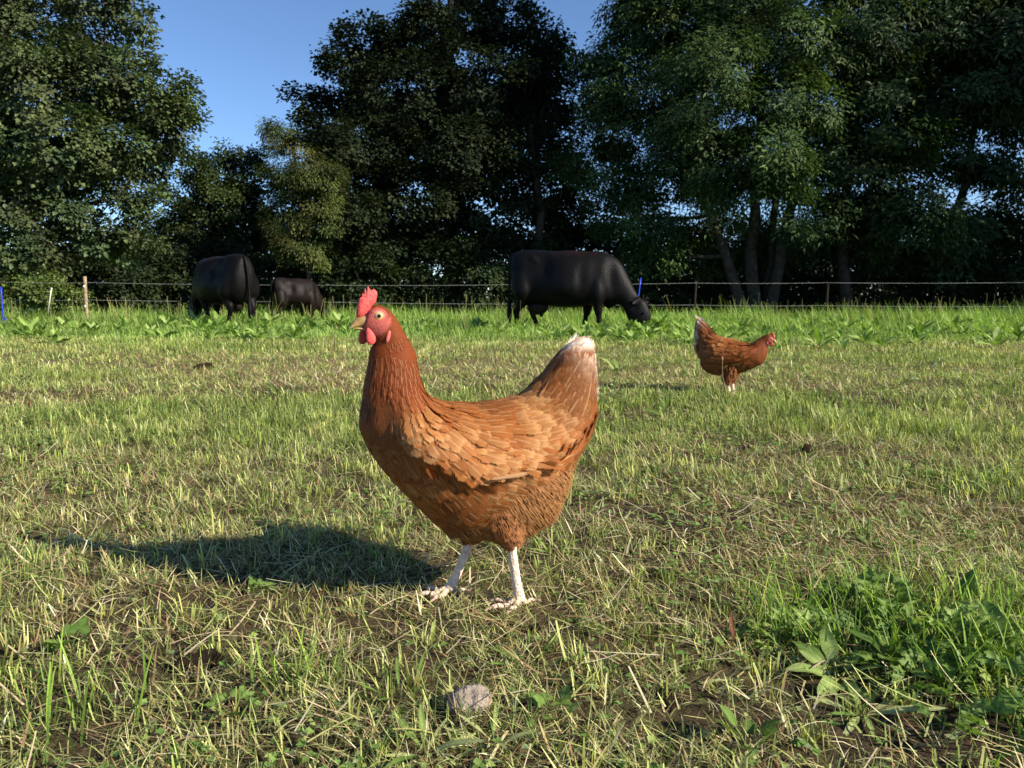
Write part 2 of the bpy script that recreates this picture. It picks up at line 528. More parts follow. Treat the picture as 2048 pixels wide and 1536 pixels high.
STRAW = [(.64, .54, .31), (.54, .44, .24), (.40, .30, .15), (.70, .62, .40), (.30, .20, .10), (.48, .42, .21)]
BROWN = [(.22, .13, .065), (.28, .17, .085), (.17, .10, .055), (.33, .23, .12)]
OLIVE = [(.32, .35, .115), (.40, .41, .155), (.24, .27, .08), (.46, .45, .20)]
GREEN = [(.17, .24, .055), (.14, .20, .045), (.22, .28, .07), (.11, .17, .04)]
YGREEN = [(.46, .50, .16), (.39, .45, .13), (.52, .55, .22), (.32, .40, .10)]
LUSH = [(.17, .28, .05), (.21, .34, .065), (.27, .40, .09), (.11, .19, .035), (.33, .43, .12)]

def hen_clear(x, y):
    """the worn spot where the near hen stands"""
    return np.maximum(ell(x, y, .0, 1.05, .10, .05), ell(x, y, -.11, 1.10, .08, .05))

def thatch():
    B = Blades()
    for (n, y0, y1, Lm, Wm, k) in ((80000, .55, 1.5, .024, .0015, 2), (84000, 1.5, 2.6, .030, .0020, 1), (74000, 2.6, 4.6, .036, .0033, 1), (84000, 4.6, 9.5, .040, .0055, 1)):
        x, y = scatter(n, y0, y1)
        so = f_soil(x, y)
        gap = smooth(.36, .54, fbm(x * 14, y * 14, 81, 3))
        x, y = keep((1 - .72 * so) * (.12 + .88 * gap), x, y)
        m = len(x)
        gr = f_green(x, y); dr = f_dry(x, y); lu = f_lush(x, y)
        r = rng.random(m)
        col = np.where((r < .22 + .35 * dr - .15 * gr)[:, None], pick(m, STRAW), pick(m, OLIVE))
        r = rng.random(m)
        col = np.where((r < .14 + .15 * dr - .08 * gr)[:, None], pick(m, BROWN), col)
        r = rng.random(m)
        col = np.where((r < .13 + .55 * gr + .6 * lu)[:, None], pick(m, GREEN), col)
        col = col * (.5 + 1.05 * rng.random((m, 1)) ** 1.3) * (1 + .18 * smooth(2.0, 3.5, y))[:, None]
        head = rng.random(m) * 2 * math.pi
        L = Lm * (.5 + 1.1 * rng.random(m))
        lean = np.radians(35 + 50 * rng.random(m))
        curl = np.radians(-20 + 75 * rng.random(m))
        z = ground_z(x, y) + .001 + .006 * rng.random(m)
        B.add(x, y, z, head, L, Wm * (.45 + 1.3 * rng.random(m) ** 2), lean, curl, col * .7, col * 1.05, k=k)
    o = B.build("mown_turf", M_STRAW)
    tag(o, "short mown thatch of dead straw and olive grass covering the pasture", "turf", kind="stuff")
thatch()

def short_grass():
    B = Blades()
    # tufts of upright, cut blades
    for (nt, y0, y1, per, Lm, Wm, k, rad) in ((2100, .55, 1.6, 7, .033, .0025, 3, .015), (4200, 1.6, 3.2, 9, .040, .0030, 2, .03), (5000, 3.2, 6.0, 9, .036, .0046, 1, .05), (5200, 6.0, 9.5, 9, .05, .0072, 1, .08)):
        x, y = scatter(nt, y0, y1)
        gr = f_green(x, y); so = f_soil(x, y); lu = f_lush(x, y)
        dr = f_dry(x, y)
        x, y, gr, dr = keep(np.clip((.38 + .62 * gr) * (1 - .45 * so) * (1 - .6 * dr * (1 - gr)) * (1 - .92 * hen_clear(x, y)), 0, 1), x, y, gr, dr)
        m = len(x)
        tint = pick(m, YGREEN, .15)
        tint2 = pick(m, GREEN, .15)
        s = rng.random(m)[:, None]
        tint = np.where(s < .70 - .30 * gr[:, None] - .18 * smooth(1.6, 3.0, y)[:, None], tint, tint2)
        hh = .55 + .75 * rng.random(m) * (.7 + .6 * gr)
        cnt = rng.integers(max(2, per // 2), per * 2, m)
        idx = np.repeat(np.arange(m), cnt)
        q = len(idx)
        a = rng.random(q) * 2 * math.pi; r = rad * np.sqrt(rng.random(q)) * (.6 + .8 * rng.random(m)[idx])
        bx = x[idx] + r * np.cos(a); by = y[idx] + r * np.sin(a)
        bx, by, a, idx = keep(1 - .9 * hen_clear(bx, by), bx, by, a, idx); q = len(idx)
        col = tint[idx] * (.62 + .75 * rng.random((q, 1)))
        L = Lm * hh[idx] * (.5 + .8 * rng.random(q))
        lean = np.radians(2 + 30 * rng.random(q) ** 1.5)
        curl = np.radians(-5 + 40 * rng.random(q))
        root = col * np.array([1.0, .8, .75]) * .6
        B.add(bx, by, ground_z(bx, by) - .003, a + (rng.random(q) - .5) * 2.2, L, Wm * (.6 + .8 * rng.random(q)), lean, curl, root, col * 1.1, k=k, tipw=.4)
    # loose single blades, mostly fine
    for (n, y0, y1, Lm, Wm, k) in ((26000, .55, 1.6, .030, .0012, 2), (36000, 1.6, 3.4, .036, .0018, 2), (60000, 3.4, 9.5, .042, .0040, 1)):
        x, y = scatter(n, y0, y1)
        gr = f_green(x, y); so = f_soil(x, y)
        x, y, gr = keep(np.clip((.45 + .55 * gr) * (1 - .6 * so) * (1 - .85 * hen_clear(x, y)), 0, 1), x, y, gr)
        m = len(x)
        col = np.where((rng.random(m) < .5)[:, None], pick(m, GREEN), pick(m, OLIVE))
        col = np.where((rng.random(m) < .25)[:, None], pick(m, YGREEN), col)
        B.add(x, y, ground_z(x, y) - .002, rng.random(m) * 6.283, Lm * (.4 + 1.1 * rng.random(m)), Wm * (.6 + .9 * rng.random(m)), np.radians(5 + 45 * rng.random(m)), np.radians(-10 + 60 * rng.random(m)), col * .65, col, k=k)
    # long fresh blades through the weed clump at lower right, and at the lower left corner
    for (cx, cy, rx, ry, n) in ((.62, 1.0, .30, .14, 900), (.70, .80, .22, .12, 800), (-.53, .78, .14, .08, 260), (-.25, .84, .06, .03, 60)):
        a = rng.random(n) * 6.283; r = np.sqrt(rng.random(n))
        x = cx + rx * r * np.cos(a); y = cy + ry * r * np.sin(a)
        p = .25 + .75 * smooth(.35, .6, fbm(x * 16, y * 16, 33))
        x, y = keep(p, x, y); m = len(x)
        col = np.where((rng.random(m) < .45)[:, None], pick(m, [(.34, .46, .08), (.27, .40, .06)]), pick(m, [(.14, .24, .04), (.18, .30, .05), (.10, .18, .03)]))
        B.add(x, y, ground_z(x, y) - .002, rng.random(m) * 6.283, .035 + .065 * rng.random(m) ** 1.5, .0022 * (.6 + 1.0 * rng.random(m)), np.radians(3 + 30 * rng.random(m)), np.radians(5 + 60 * rng.random(m)), col * .6, col * 1.1, k=4, tipw=.3)
    o = B.build("short_grass", M_GRASS)
    tag(o, "short yellow-green tufts and loose blades of grass across the mown pasture", "grass", kind="stuff")
short_grass()

def straw_litter():
    B = Blades()
    for (n, y0, y1, Lm, Wm) in ((2600, .55, 1.6, .055, .0021), (3200, 1.6, 3.4, .07, .0026), (2500, 3.4, 7, .08, .004)):
        x, y = scatter(n, y0, y1)
        x, y = keep(.35 + .65 * np.clip(f_dry(x, y) + .5 * f_soil(x, y), 0, 1), x, y)
        m = len(x)
        col = np.where((rng.random(m) < .3)[:, None], pick(m, [(.42, .42, .16), (.36, .38, .12)]), pick(m, [(.52, .43, .24), (.60, .52, .32), (.40, .30, .15), (.30, .2, .1)]))
        L = Lm * (.35 + 1.3 * rng.random(m) ** 1.5)
        z = ground_z(x, y) + .004 + .014 * rng.random(m)
        B.add(x, y, z, rng.random(m) * 6.283, L, Wm * (.5 + 1.0 * rng.random(m)), np.radians(72 + 20 * rng.random(m)), np.radians(-25 + 60 * rng.random(m)), col * .9, col, k=3, tipw=.7)
    x, y = scatter(380, .6, 2.2)
    x, y = keep(1 - .8 * hen_clear(x, y), x, y); m = len(x)
    col = pick(m, [(.46, .47, .19), (.56, .52, .28), (.38, .42, .13), (.60, .52, .32)])
    B.add(x, y, ground_z(x, y) + .004 + .01 * rng.random(m), rng.random(m) * 6.283, .025 + .06 * rng.random(m) ** 1.5, .0022 * (.6 + .9 * rng.random(m)), np.radians(50 + 38 * rng.random(m)), np.radians(-30 + 110 * rng.random(m)), col * .8, col * .95, k=5, tipw=.7)
    o = B.build("straw_litter", M_STRAW)
    tag(o, "loose pale straw stalks and grass clippings lying on the turf", "straw", kind="stuff")
straw_litter()

def ground_leaves():
    """small leaves of clover, buttercup and moss lying among the blades"""
    Vs = []; Fs = []; Cs = []; nv = 0
    for (n, y0, y1, L0) in ((5200, .55, 1.5, .0075), (6500, 1.5, 3.0, .011), (5000, 3.0, 6.0, .018)):
        x, y = scatter(n, y0, y1)
        p = smooth(.45, .68, fbm(x * 3.1, y * 3.1, 91)) * (1 - .8 * hen_clear(x, y)) + .12
        x, y = keep(np.clip(p, 0, 1), x, y); m = len(x)
        P = np.stack([x, y, ground_z(x, y) + .004 + .014 * rng.random(m) * (L0 / .008) ** .5], 1)
        for k in range(3):
            a = rng.random(m) * 6.283
            D = np.stack([np.cos(a), np.sin(a), -.1 + .5 * rng.random(m)], 1)
            Nn = np.array([0, 0, 1.0]) + unit(m) * .45
            L = L0 * (.6 + .9 * rng.random(m))
            V, F, C = kite_leaves(P, D, Nn, L, L * .85, pick(m, [(.13, .22, .05), (.18, .27, .07), (.10, .17, .04), (.26, .33, .10), (.22, .26, .12)]), fold=.12)
            Vs.append(V); Fs.append(F + nv); Cs.append(C); nv += len(V)
    o = build("ground_leaves", np.concatenate(Vs), np.concatenate(Fs), M_GRASS, col=np.concatenate(Cs))
    tag(o, "tiny clover and buttercup leaves scattered through the turf", "clover", kind="stuff")

def lush_grass():
    B = Blades()
    n = 104000
    x, y = scatter(n, 4.6, 17.0)
    lu = f_lush(x, y)
    x, y, lu = keep(lu ** 1.2, x, y, lu)
    m = len(x)
    clump = fbm(x * 1.4, y * 1.4, 61, 2)
    H = (.045 + .05 * smooth(7.0, 10.0, y) + .13 * smooth(11.8, 14.8, y)) * (.25 + 1.5 * clump) * (.5 + .9 * rng.random(m))
    col = pick(m, LUSH, .25) * (.85 + .6 * vnoise(x * 1.1, y * 1.1, 66))[:, None]
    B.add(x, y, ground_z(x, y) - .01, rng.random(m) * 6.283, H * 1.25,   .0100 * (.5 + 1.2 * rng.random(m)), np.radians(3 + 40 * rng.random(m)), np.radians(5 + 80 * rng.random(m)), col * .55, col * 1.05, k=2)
    o = B.build("lush_grass", M_GRASS)
    tag(o, "tall lush green grass in the strip before the fence", "grass", kind="stuff")
    # seed stems that stand above the strip
    B = Blades()
    x, y = scatter(1500, 10.5, 17.0)
    x, y = keep(.25 + .75 * smooth(12, 14.5, y), x, y)
    m = len(x)
    col = pick(m, [(.30, .28, .10), (.22, .26, .07), (.36, .30, .14), (.2, .17, .07)])
    H = .24 + .36 * rng.random(m) ** 1.6
    B.add(x, y, ground_z(x, y), rng.random(m) * 6.283, H, .006 * (.6 + .8 * rng.random(m)), np.radians(2 + 16 * rng.random(m)), np.radians(rng.random(m) ** 2 * 55), col * .9, col, k=4, tipw=.9)
    o = B.build("seed_stems", M_GRASS)
    tag(o, "thin dry seed stems standing in the tall grass along the fence", "grass", kind="stuff")
lush_grass()

# ------------------------------------------------------------------ trees
def kite_leaves(P, D, Nn, L, W, col, fold=.25, base=0.0):
    """folded kite-shaped leaves: P root, D direction of the midrib, Nn upper side"""
    n = len(P)
    D = D / (np.linalg.norm(D, axis=1)[:, None] + 1e-9)
    S = np.cross(Nn, D); S /= np.linalg.norm(S, axis=1)[:, None] + 1e-9
    U = np.cross(D, S)
    L = L[:, None]; W = W[:, None]
    V = np.empty((n, 4, 3), np.float32)
    V[:, 0] = P
    V[:, 1] = P + D * L * .45 + S * W * .5 + U * W * fold
    V[:, 2] = P + D * L - U * L * .12
    V[:, 3] = P + D * L * .45 - S * W * .5 + U * W * fold
    b = (np.arange(n) * 4)[:, None]
    F = np.concatenate([b + np.array([[0, 1, 2]]), b + np.array([[0, 2, 3]])])
    C = np.repeat(col, 4, axis=0)
    return V.reshape(-1, 3), F, C

def unit(n):
    v = rng.normal(size=(n, 3))
    return v / np.linalg.norm(v, axis=1)[:, None]

ground_leaves()

def make_tree(name, label, cat, base, trunks, lobes, leaf_L, leaf_W, palette, cover=5.0, clump_r=.42, group=None, ash=False, droop=.35, twigs=.35, shell=.45):
    base = np.array([base[0], base[1], float(ground_z(base[0], base[1]))])
    root = empty(name, base)
    tag(root, label, cat, group)
    mb = MB()
    tp = []
    for tr in trunks:
        t = np.array(tr, float)
        # resample with a little wander
        s = np.linspace(0, len(t) - 1, (len(t) - 1) * 4 + 1)
        q = np.stack([np.interp(s, np.arange(len(t)), t[:, j]) for j in range(4)], 1)
        q[1:-1, :2] += rng.normal(size=(len(q) - 2, 2)) * .03
        mb.tube(q[:, :3] - base, q[:, 3], sides=9)
        tp.append(q)
    tp = np.concatenate(tp)
    Vs = []; Fs = []; Cs = []; nv = 0
    for (c, r) in lobes:
        c = np.array(c, float); r = np.array(r, float)
        # limb to the lobe from the trunk point that is below and near
        dd = np.linalg.norm((tp[:, :3] - c) * np.array([1, 1, .6]), axis=1) + np.maximum(0, tp[:, 2] - c[2] + .2) * 3
        j = int(np.argmin(dd))
        a = tp[j, :3]; rr = min(tp[j, 3] * .6, .03 + .02 * np.linalg.norm(c - a))
        mid = (a + c) / 2 + np.array([0, 0, -.12 * np.linalg.norm(c - a)]) + rng.normal(size=3) * .08
        s = np.linspace(0, 1, 7)[:, None]
        limb = (1 - s) ** 2 * a + 2 * s * (1 - s) * mid + s ** 2 * c
        mb.tube(limb - base, np.linspace(rr, .014, 7), sides=6)
        nc = max(4, int(2.3 * (r[0] * r[2] + r[1] * r[2]) / (clump_r ** 2)))
        dirs = unit(nc)
        rad = shell + (1.02 - shell) * rng.random(nc) ** .6
        cen = c + dirs * rad[:, None] * r
        leafA = leaf_L * leaf_W * .5
        # boughs high above or at the back of the crown carry fewer leaves
        cv = cover * (.42 if c[2] > CAM_H + .385 * c[1] + .4 else 1.0) * (.6 if c[1] > base[1] + .75 else 1.0)
        nl = int(cv * math.pi * r[0] * r[2] / leafA)
        # twigs
        for q in np.nonzero(rng.random(nc) < twigs)[0]:
            e = cen[q]; st = limb[rng.integers(3, 7)]
            md = (e + st) / 2 + rng.normal(size=3) * .06
            mb.tube(np.array([st, md, e]) - base, [.013, .009, .004], sides=4, cap=False)
        w = rng.random(nc) ** 1.2 + .25
        ci = rng.choice(nc, nl, p=w / w.sum())
        off = np.clip(rng.normal(size=(nl, 3)), -1.7, 1.7) * np.array([clump_r * .52, clump_r * .52, clump_r * .34])
        P = cen[ci] + off
        P[:, 2] -= droop * .3 * np.linalg.norm(off[:, :2], axis=1)
        out = dirs[ci] * np.array([1, 1, .5]) + off / clump_r * .8
        D = out + unit(nl) * .55 + np.array([0, 0, -droop])
        Nn = np.array([0, 0, .9]) + dirs[ci] * .9 + unit(nl) * .38
        pal = np.array(palette)
        ctint = pal[rng.integers(0, len(pal), nc)] * (.7 + .6 * rng.random((nc, 1)))
        col = ctint[ci] * (.65 + .7 * rng.random((nl, 1)))
        sc = .65 + .7 * rng.random(nl)
        if ash:
            # pinnate leaf: pairs of narrow leaflets along a hanging stalk
            Dn = D / np.linalg.norm(D, axis=1)[:, None]
            S = np.cross(Nn, Dn); S /= np.linalg.norm(S, axis=1)[:, None]
            PP = []; DD = []; NN = []; CC = []; LL = []
            for kk, (t, sg) in enumerate([(.2, 1), (.25, -1), (.5, 1), (.55, -1), (.8, 1), (.82, -1), (1.0, 0)]):
                PP.append(P + Dn * (t * leaf_L * 2.2 * sc)[:, None])
                DD.append(Dn * (.55 if sg else 1.0) + S * sg * .9 + np.array([0, 0, -.25]))
                NN.append(Nn); CC.append(col * (.85 + .3 * rng.random((nl, 1)))); LL.append(leaf_L * sc * (.8 + .4 * rng.random(nl)))
            P = np.concatenate(PP); D = np.concatenate(DD); Nn = np.concatenate(NN); col = np.concatenate(CC); Lf = np.concatenate(LL)
            kp = rng.random(len(P)) < 1 / 5.0
            P, D, Nn, col, Lf = P[kp], D[kp], Nn[kp], col[kp], Lf[kp]
            V, F, C = kite_leaves(P - base, D, Nn, Lf, Lf * leaf_W / leaf_L, col)
        else:
            V, F, C = kite_leaves(P - base, D, Nn, leaf_L * sc, leaf_W * sc, col)
        Vs.append(V); Fs.append(F + nv); Cs.append(C); nv += len(V)
    mb.build("trunk", M_BARK, root)
    cr = build("crown", np.concatenate(Vs), np.concatenate(Fs), M_LEAF, root, col=np.concatenate(Cs))
    return root

def lobe(u, v, ru, rv, Y, ry=None):
    p = at(u, v, Y)
    k = Y / FPX
    return (p, (ru * k, (ry if ry else .5 * (ru + rv)) * k, rv * k))

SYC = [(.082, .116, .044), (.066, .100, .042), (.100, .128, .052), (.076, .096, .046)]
SYC_SHADED = [(.025, .038, .017), (.020, .032, .015), (.033, .047, .019)]  # sycamore leaves darkened: shade over the middle tree is in the colour
ASH = [(.058, .098, .028), (.047, .084, .027), (.072, .110, .030), (.040, .070, .024)]
YEL = [(.085, .110, .028), (.065, .092, .026), (.050, .076, .022), (.115, .120, .04)]
HAW = [(.045, .070, .020), (.058, .080, .024), (.038, .058, .018)]

def T(u, v, Y, r):
    p = at(u, v, Y); return (p[0], p[1], p[2], r)

def G(u, Y, r):
    x = (u - 1024) / FPX * Y * 1.0
    return (x, Y, float(ground_z(x, Y)) - .05, r)

def trees():
    Y = 17.0
    make_tree("sycamore_tree", "broad sycamore leaning in from the left edge with lit grey-green leaves", "tree", (G(-60, Y, 0)[0], Y),
        [[G(-60, Y, .30), T(-40, 420, Y, .24), T(-20, 200, Y, .18), T(20, 20, Y, .12), T(40, -120, Y, .06)],
         [T(-45, 380, Y, .16), T(90, 300, Y - .4, .11), T(210, 240, Y - .6, .06)]],
        [lobe(40, 40, 190, 110, Y), lobe(-130, -20, 180, 150, Y), lobe(205, 5, 75, 55, Y - .4), lobe(70, 170, 170, 95, Y - .7), lobe(225, 165, 120, 75, Y - .3),
         lobe(320, 190, 70, 60, Y), lobe(335, 255, 62, 62, Y - .2), lobe(300, 310, 62, 55, Y), lobe(215, 290, 90, 65, Y - .6), lobe(90, 290, 130, 80, Y - 1.1), lobe(-70, 250, 140, 130, Y - .5),
         lobe(262, 385, 58, 48, Y), lobe(120, 395, 105, 62, Y - .5), lobe(10, 400, 90, 70, Y - 1.2), lobe(30, 480, 85, 50, Y - 1.2), lobe(190, 470, 78, 42, Y - .1), lobe(-120, 430, 110, 110, Y - .8),
         lobe(90, 510, 60, 35, Y - .7), lobe(130, 100, 120, 70, Y + .8), lobe(268, 42, 36, 30, Y - .5), lobe(250, 480, 60, 42, Y + .4), lobe(160, 340, 90, 60, Y + .9), lobe(60, 360, 100, 70, Y + .8)],
        .088, .078, SYC, cover=4.8, clump_r=.30)
    Y = 23.0
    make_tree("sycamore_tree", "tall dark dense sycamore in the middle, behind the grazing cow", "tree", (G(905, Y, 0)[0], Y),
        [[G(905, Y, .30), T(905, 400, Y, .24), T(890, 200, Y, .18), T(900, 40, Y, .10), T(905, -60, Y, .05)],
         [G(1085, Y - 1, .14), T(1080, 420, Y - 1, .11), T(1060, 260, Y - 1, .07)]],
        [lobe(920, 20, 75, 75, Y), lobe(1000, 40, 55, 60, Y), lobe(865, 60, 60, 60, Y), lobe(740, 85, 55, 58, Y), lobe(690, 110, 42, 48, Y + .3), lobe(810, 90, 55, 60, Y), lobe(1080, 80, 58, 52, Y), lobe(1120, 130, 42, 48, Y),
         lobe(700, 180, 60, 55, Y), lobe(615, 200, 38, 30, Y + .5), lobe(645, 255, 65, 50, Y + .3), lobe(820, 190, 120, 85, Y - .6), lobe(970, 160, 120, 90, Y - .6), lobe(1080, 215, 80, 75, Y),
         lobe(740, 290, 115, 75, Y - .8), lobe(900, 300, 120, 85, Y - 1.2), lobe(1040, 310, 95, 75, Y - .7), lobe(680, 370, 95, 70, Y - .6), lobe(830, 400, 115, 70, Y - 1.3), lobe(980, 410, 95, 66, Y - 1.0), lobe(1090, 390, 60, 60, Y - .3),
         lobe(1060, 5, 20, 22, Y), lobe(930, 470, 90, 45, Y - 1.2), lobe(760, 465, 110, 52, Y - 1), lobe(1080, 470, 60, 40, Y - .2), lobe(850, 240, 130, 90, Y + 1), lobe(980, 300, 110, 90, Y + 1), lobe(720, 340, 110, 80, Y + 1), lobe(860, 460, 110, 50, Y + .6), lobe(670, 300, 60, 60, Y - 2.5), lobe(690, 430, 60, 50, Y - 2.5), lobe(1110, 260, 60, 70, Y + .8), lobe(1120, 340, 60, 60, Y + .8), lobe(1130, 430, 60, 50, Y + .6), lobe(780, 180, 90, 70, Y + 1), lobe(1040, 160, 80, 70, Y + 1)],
        .105, .092, SYC_SHADED, cover=5.4, clump_r=.40)
    Y = 20.5
    make_tree("ash_tree", "many-stemmed ash on the right with feathery bright green sprays", "tree", (G(1520, Y, 0)[0], Y),
        [[G(1508, Y, .19), T(1500, 500, Y, .16), T(1512, 400, Y, .13), T(1520, 220, Y, .09), T(1500, 20, Y, .07), T(1490, -220, Y, .03)],
         [G(1490, Y, .16), T(1450, 510, Y, .13), T(1420, 430, Y, .10), T(1360, 260, Y, .06)],
         [G(1540, Y, .17), T(1562, 510, Y, .14), T(1580, 430, Y, .11), T(1620, 250, Y, .07)],
         [G(1528, Y + .3, .12), T(1545, 480, Y + .3, .1), T(1560, 300, Y + .3, .07)]],
        [lobe(1420, 130, 95, 75, Y - 1.2), lobe(1340, 20, 90, 60, Y), lobe(1460, 20, 100, 60, Y), lobe(1570, 60, 75, 60, Y - 1.1), lobe(1282, 50, 75, 65, Y + .3), lobe(1225, 150, 65, 55, Y + .5), lobe(1260, 240, 80, 60, Y + .3),
         lobe(1430, 230, 105, 55, Y - 1.7), lobe(1370, 270, 70, 55, Y - 1.2), lobe(1560, 190, 75, 50, Y - 1.5), lobe(1620, 215, 50, 38, Y - 1.5), lobe(1530, 300, 70, 50, Y - 1.9), lobe(1555, 345, 55, 42, Y - 2.0), lobe(1450, 330, 70, 40, Y - 1.5),
         lobe(1440, 375, 45, 30, Y - 1.6), lobe(1330, 350, 75, 50, Y), lobe(1200, 330, 65, 55, Y + .6), lobe(1640, 330, 65, 65, Y), lobe(1360, 440, 70, 36, Y), lobe(1250, 420, 70, 45, Y + .4), lobe(1620, 430, 65, 36, Y - .6), lobe(1480, 425, 55, 30, Y + .8),
         lobe(1640, 110, 75, 65, Y - .4), lobe(1205, 120, 34, 36, Y + .4), lobe(1300, 500, 60, 30, Y + .5), lobe(1500, 110, 110, 90, Y + 1), lobe(1400, 330, 110, 80, Y + 1.2), lobe(1580, 300, 100, 90, Y + 1.2), lobe(1300, 170, 100, 90, Y + 1.2),
         lobe(1335, -70, 100, 80, Y), lobe(1460, -80, 120, 90, Y), lobe(1620, -60, 110, 80, Y), lobe(1380, -200, 120, 90, Y), lobe(1540, -210, 120, 90, Y), lobe(1300, -190, 90, 80, Y + .5), lobe(1450, -320, 120, 80, Y), lobe(1580, -330, 90, 70, Y), lobe(1420, -100, 130, 100, Y + 1.5), lobe(1560, -120, 130, 100, Y + 1.5), lobe(1480, 480, 70, 40, Y + 1.6), lobe(1560, 470, 70, 45, Y + 1.6), lobe(1420, 500, 60, 36, Y + 1.4), lobe(1630, 490, 60, 36, Y + 1.2)],
        .125, .044, ASH, cover=3.8, clump_r=.38, ash=True, droop=.7)
    Y = 21.0
    make_tree("ash_tree", "dark ash at the right edge with sky showing through its branches", "tree", (G(1690, Y, 0)[0], Y),
        [[G(1690, Y, .17), T(1684, 480, Y, .14), T(1700, 320, Y, .11), T(1740, 150, Y, .08), T(1780, 0, Y, .07), T(1860, -240, Y, .03)],
         [T(1690, 430, Y, .10), T(1790, 330, Y, .07), T(1930, 280, Y, .04)],
         [G(1900, Y + 1, .15), T(1920, 420, Y + 1, .12), T(1960, 200, Y + 1, .08), T(2000, 0, Y + 1, .05)]],
        [lobe(1740, 60, 90, 75, Y - 1), lobe(1870, 40, 95, 70, Y - .5), lobe(1990, 60, 90, 75, Y - .8), lobe(1760, 170, 60, 50, Y - 1.2), lobe(1850, 190, 70, 50, Y), lobe(1960, 165, 90, 50, Y - .8), lobe(2050, 180, 60, 80, Y),
         lobe(1800, 275, 55, 42, Y - 1.4), lobe(1740, 300, 60, 50, Y), lobe(1830, 390, 70, 38, Y - 1.5), lobe(1840, 430, 50, 32, Y - 1.6), lobe(1730, 400, 60, 45, Y), lobe(1720, 360, 45, 40, Y - 1.2), lobe(1890, 320, 55, 40, Y), lobe(2010, 330, 60, 38, Y), lobe(1960, 440, 90, 38, Y), lobe(2070, 420, 60, 60, Y), lobe(1790, 480, 70, 38, Y),
         lobe(1900, 500, 70, 32, Y), lobe(2020, 505, 70, 34, Y), lobe(1700, 230, 60, 60, Y + .4), lobe(2100, 60, 70, 90, Y), lobe(1960, 230, 70, 25, Y + .5), lobe(1850, 100, 140, 80, Y + 1), lobe(1770, 230, 80, 70, Y + 1), lobe(1700, 480, 50, 45, Y + .8),
         lobe(1760, -80, 120, 90, Y), lobe(1920, -80, 120, 90, Y), lobe(2060, -60, 100, 90, Y), lobe(1820, -220, 130, 90, Y), lobe(1980, -220, 130, 90, Y), lobe(1880, -340, 120, 80, Y), lobe(1850, -120, 140, 100, Y + 1.5), lobe(2000, -120, 130, 100, Y + 1.5)],
          .150, .054, [(.038, .066, .022), (.048, .08, .025), (.03, .052, .02)], cover=5.4, clump_r=.40, ash=True, droop=.6)
    Y = 24.0
    make_tree("hawthorn_tree", "low hawthorn with feathery top between the two big sycamores", "tree", (G(440, Y, 0)[0], Y),
        [[G(440, Y, .13), T(440, 480, Y, .11), T(430, 380, Y, .07), T(440, 320, Y, .03)], [G(360, Y, .10), T(370, 450, Y, .07), T(360, 390, Y, .03)]],
        [lobe(430, 345, 60, 45, Y), lobe(490, 350, 45, 42, Y), lobe(370, 390, 55, 38, Y), lobe(440, 410, 90, 50, Y - .5), lobe(350, 450, 65, 45, Y), lobe(510, 420, 70, 60, Y), lobe(410, 480, 95, 45, Y - .6), lobe(520, 490, 80, 50, Y - .5), lobe(460, 300, 24, 22, Y), lobe(400, 318, 22, 24, Y), lobe(500, 305, 20, 22, Y), lobe(310, 500, 65, 40, Y - 1), lobe(450, 450, 110, 60, Y + .7)],
        .092, .068, HAW, cover=4.4, clump_r=.34)
    Y = 20.0
    make_tree("willow_tree", "slender yellow-green willow standing against the dark sycamore", "tree", (G(610, Y, 0)[0], Y),
        [[G(622, Y, .08), T(615, 480, Y, .07), T(600, 380, Y, .05), T(585, 280, Y, .03)]],
        [lobe(565, 285, 36, 34, Y), lobe(590, 330, 55, 38, Y - .2), lobe(560, 375, 34, 30, Y), lobe(630, 345, 48, 40, Y - .4), lobe(600, 410, 60, 36, Y - .2), lobe(585, 455, 45, 30, Y), lobe(650, 420, 50, 45, Y), lobe(605, 495, 60, 36, Y), lobe(540, 250, 18, 16, Y)],
        .075, .024, YEL, cover=4.0, clump_r=.28, droop=.8, twigs=.5)
trees()

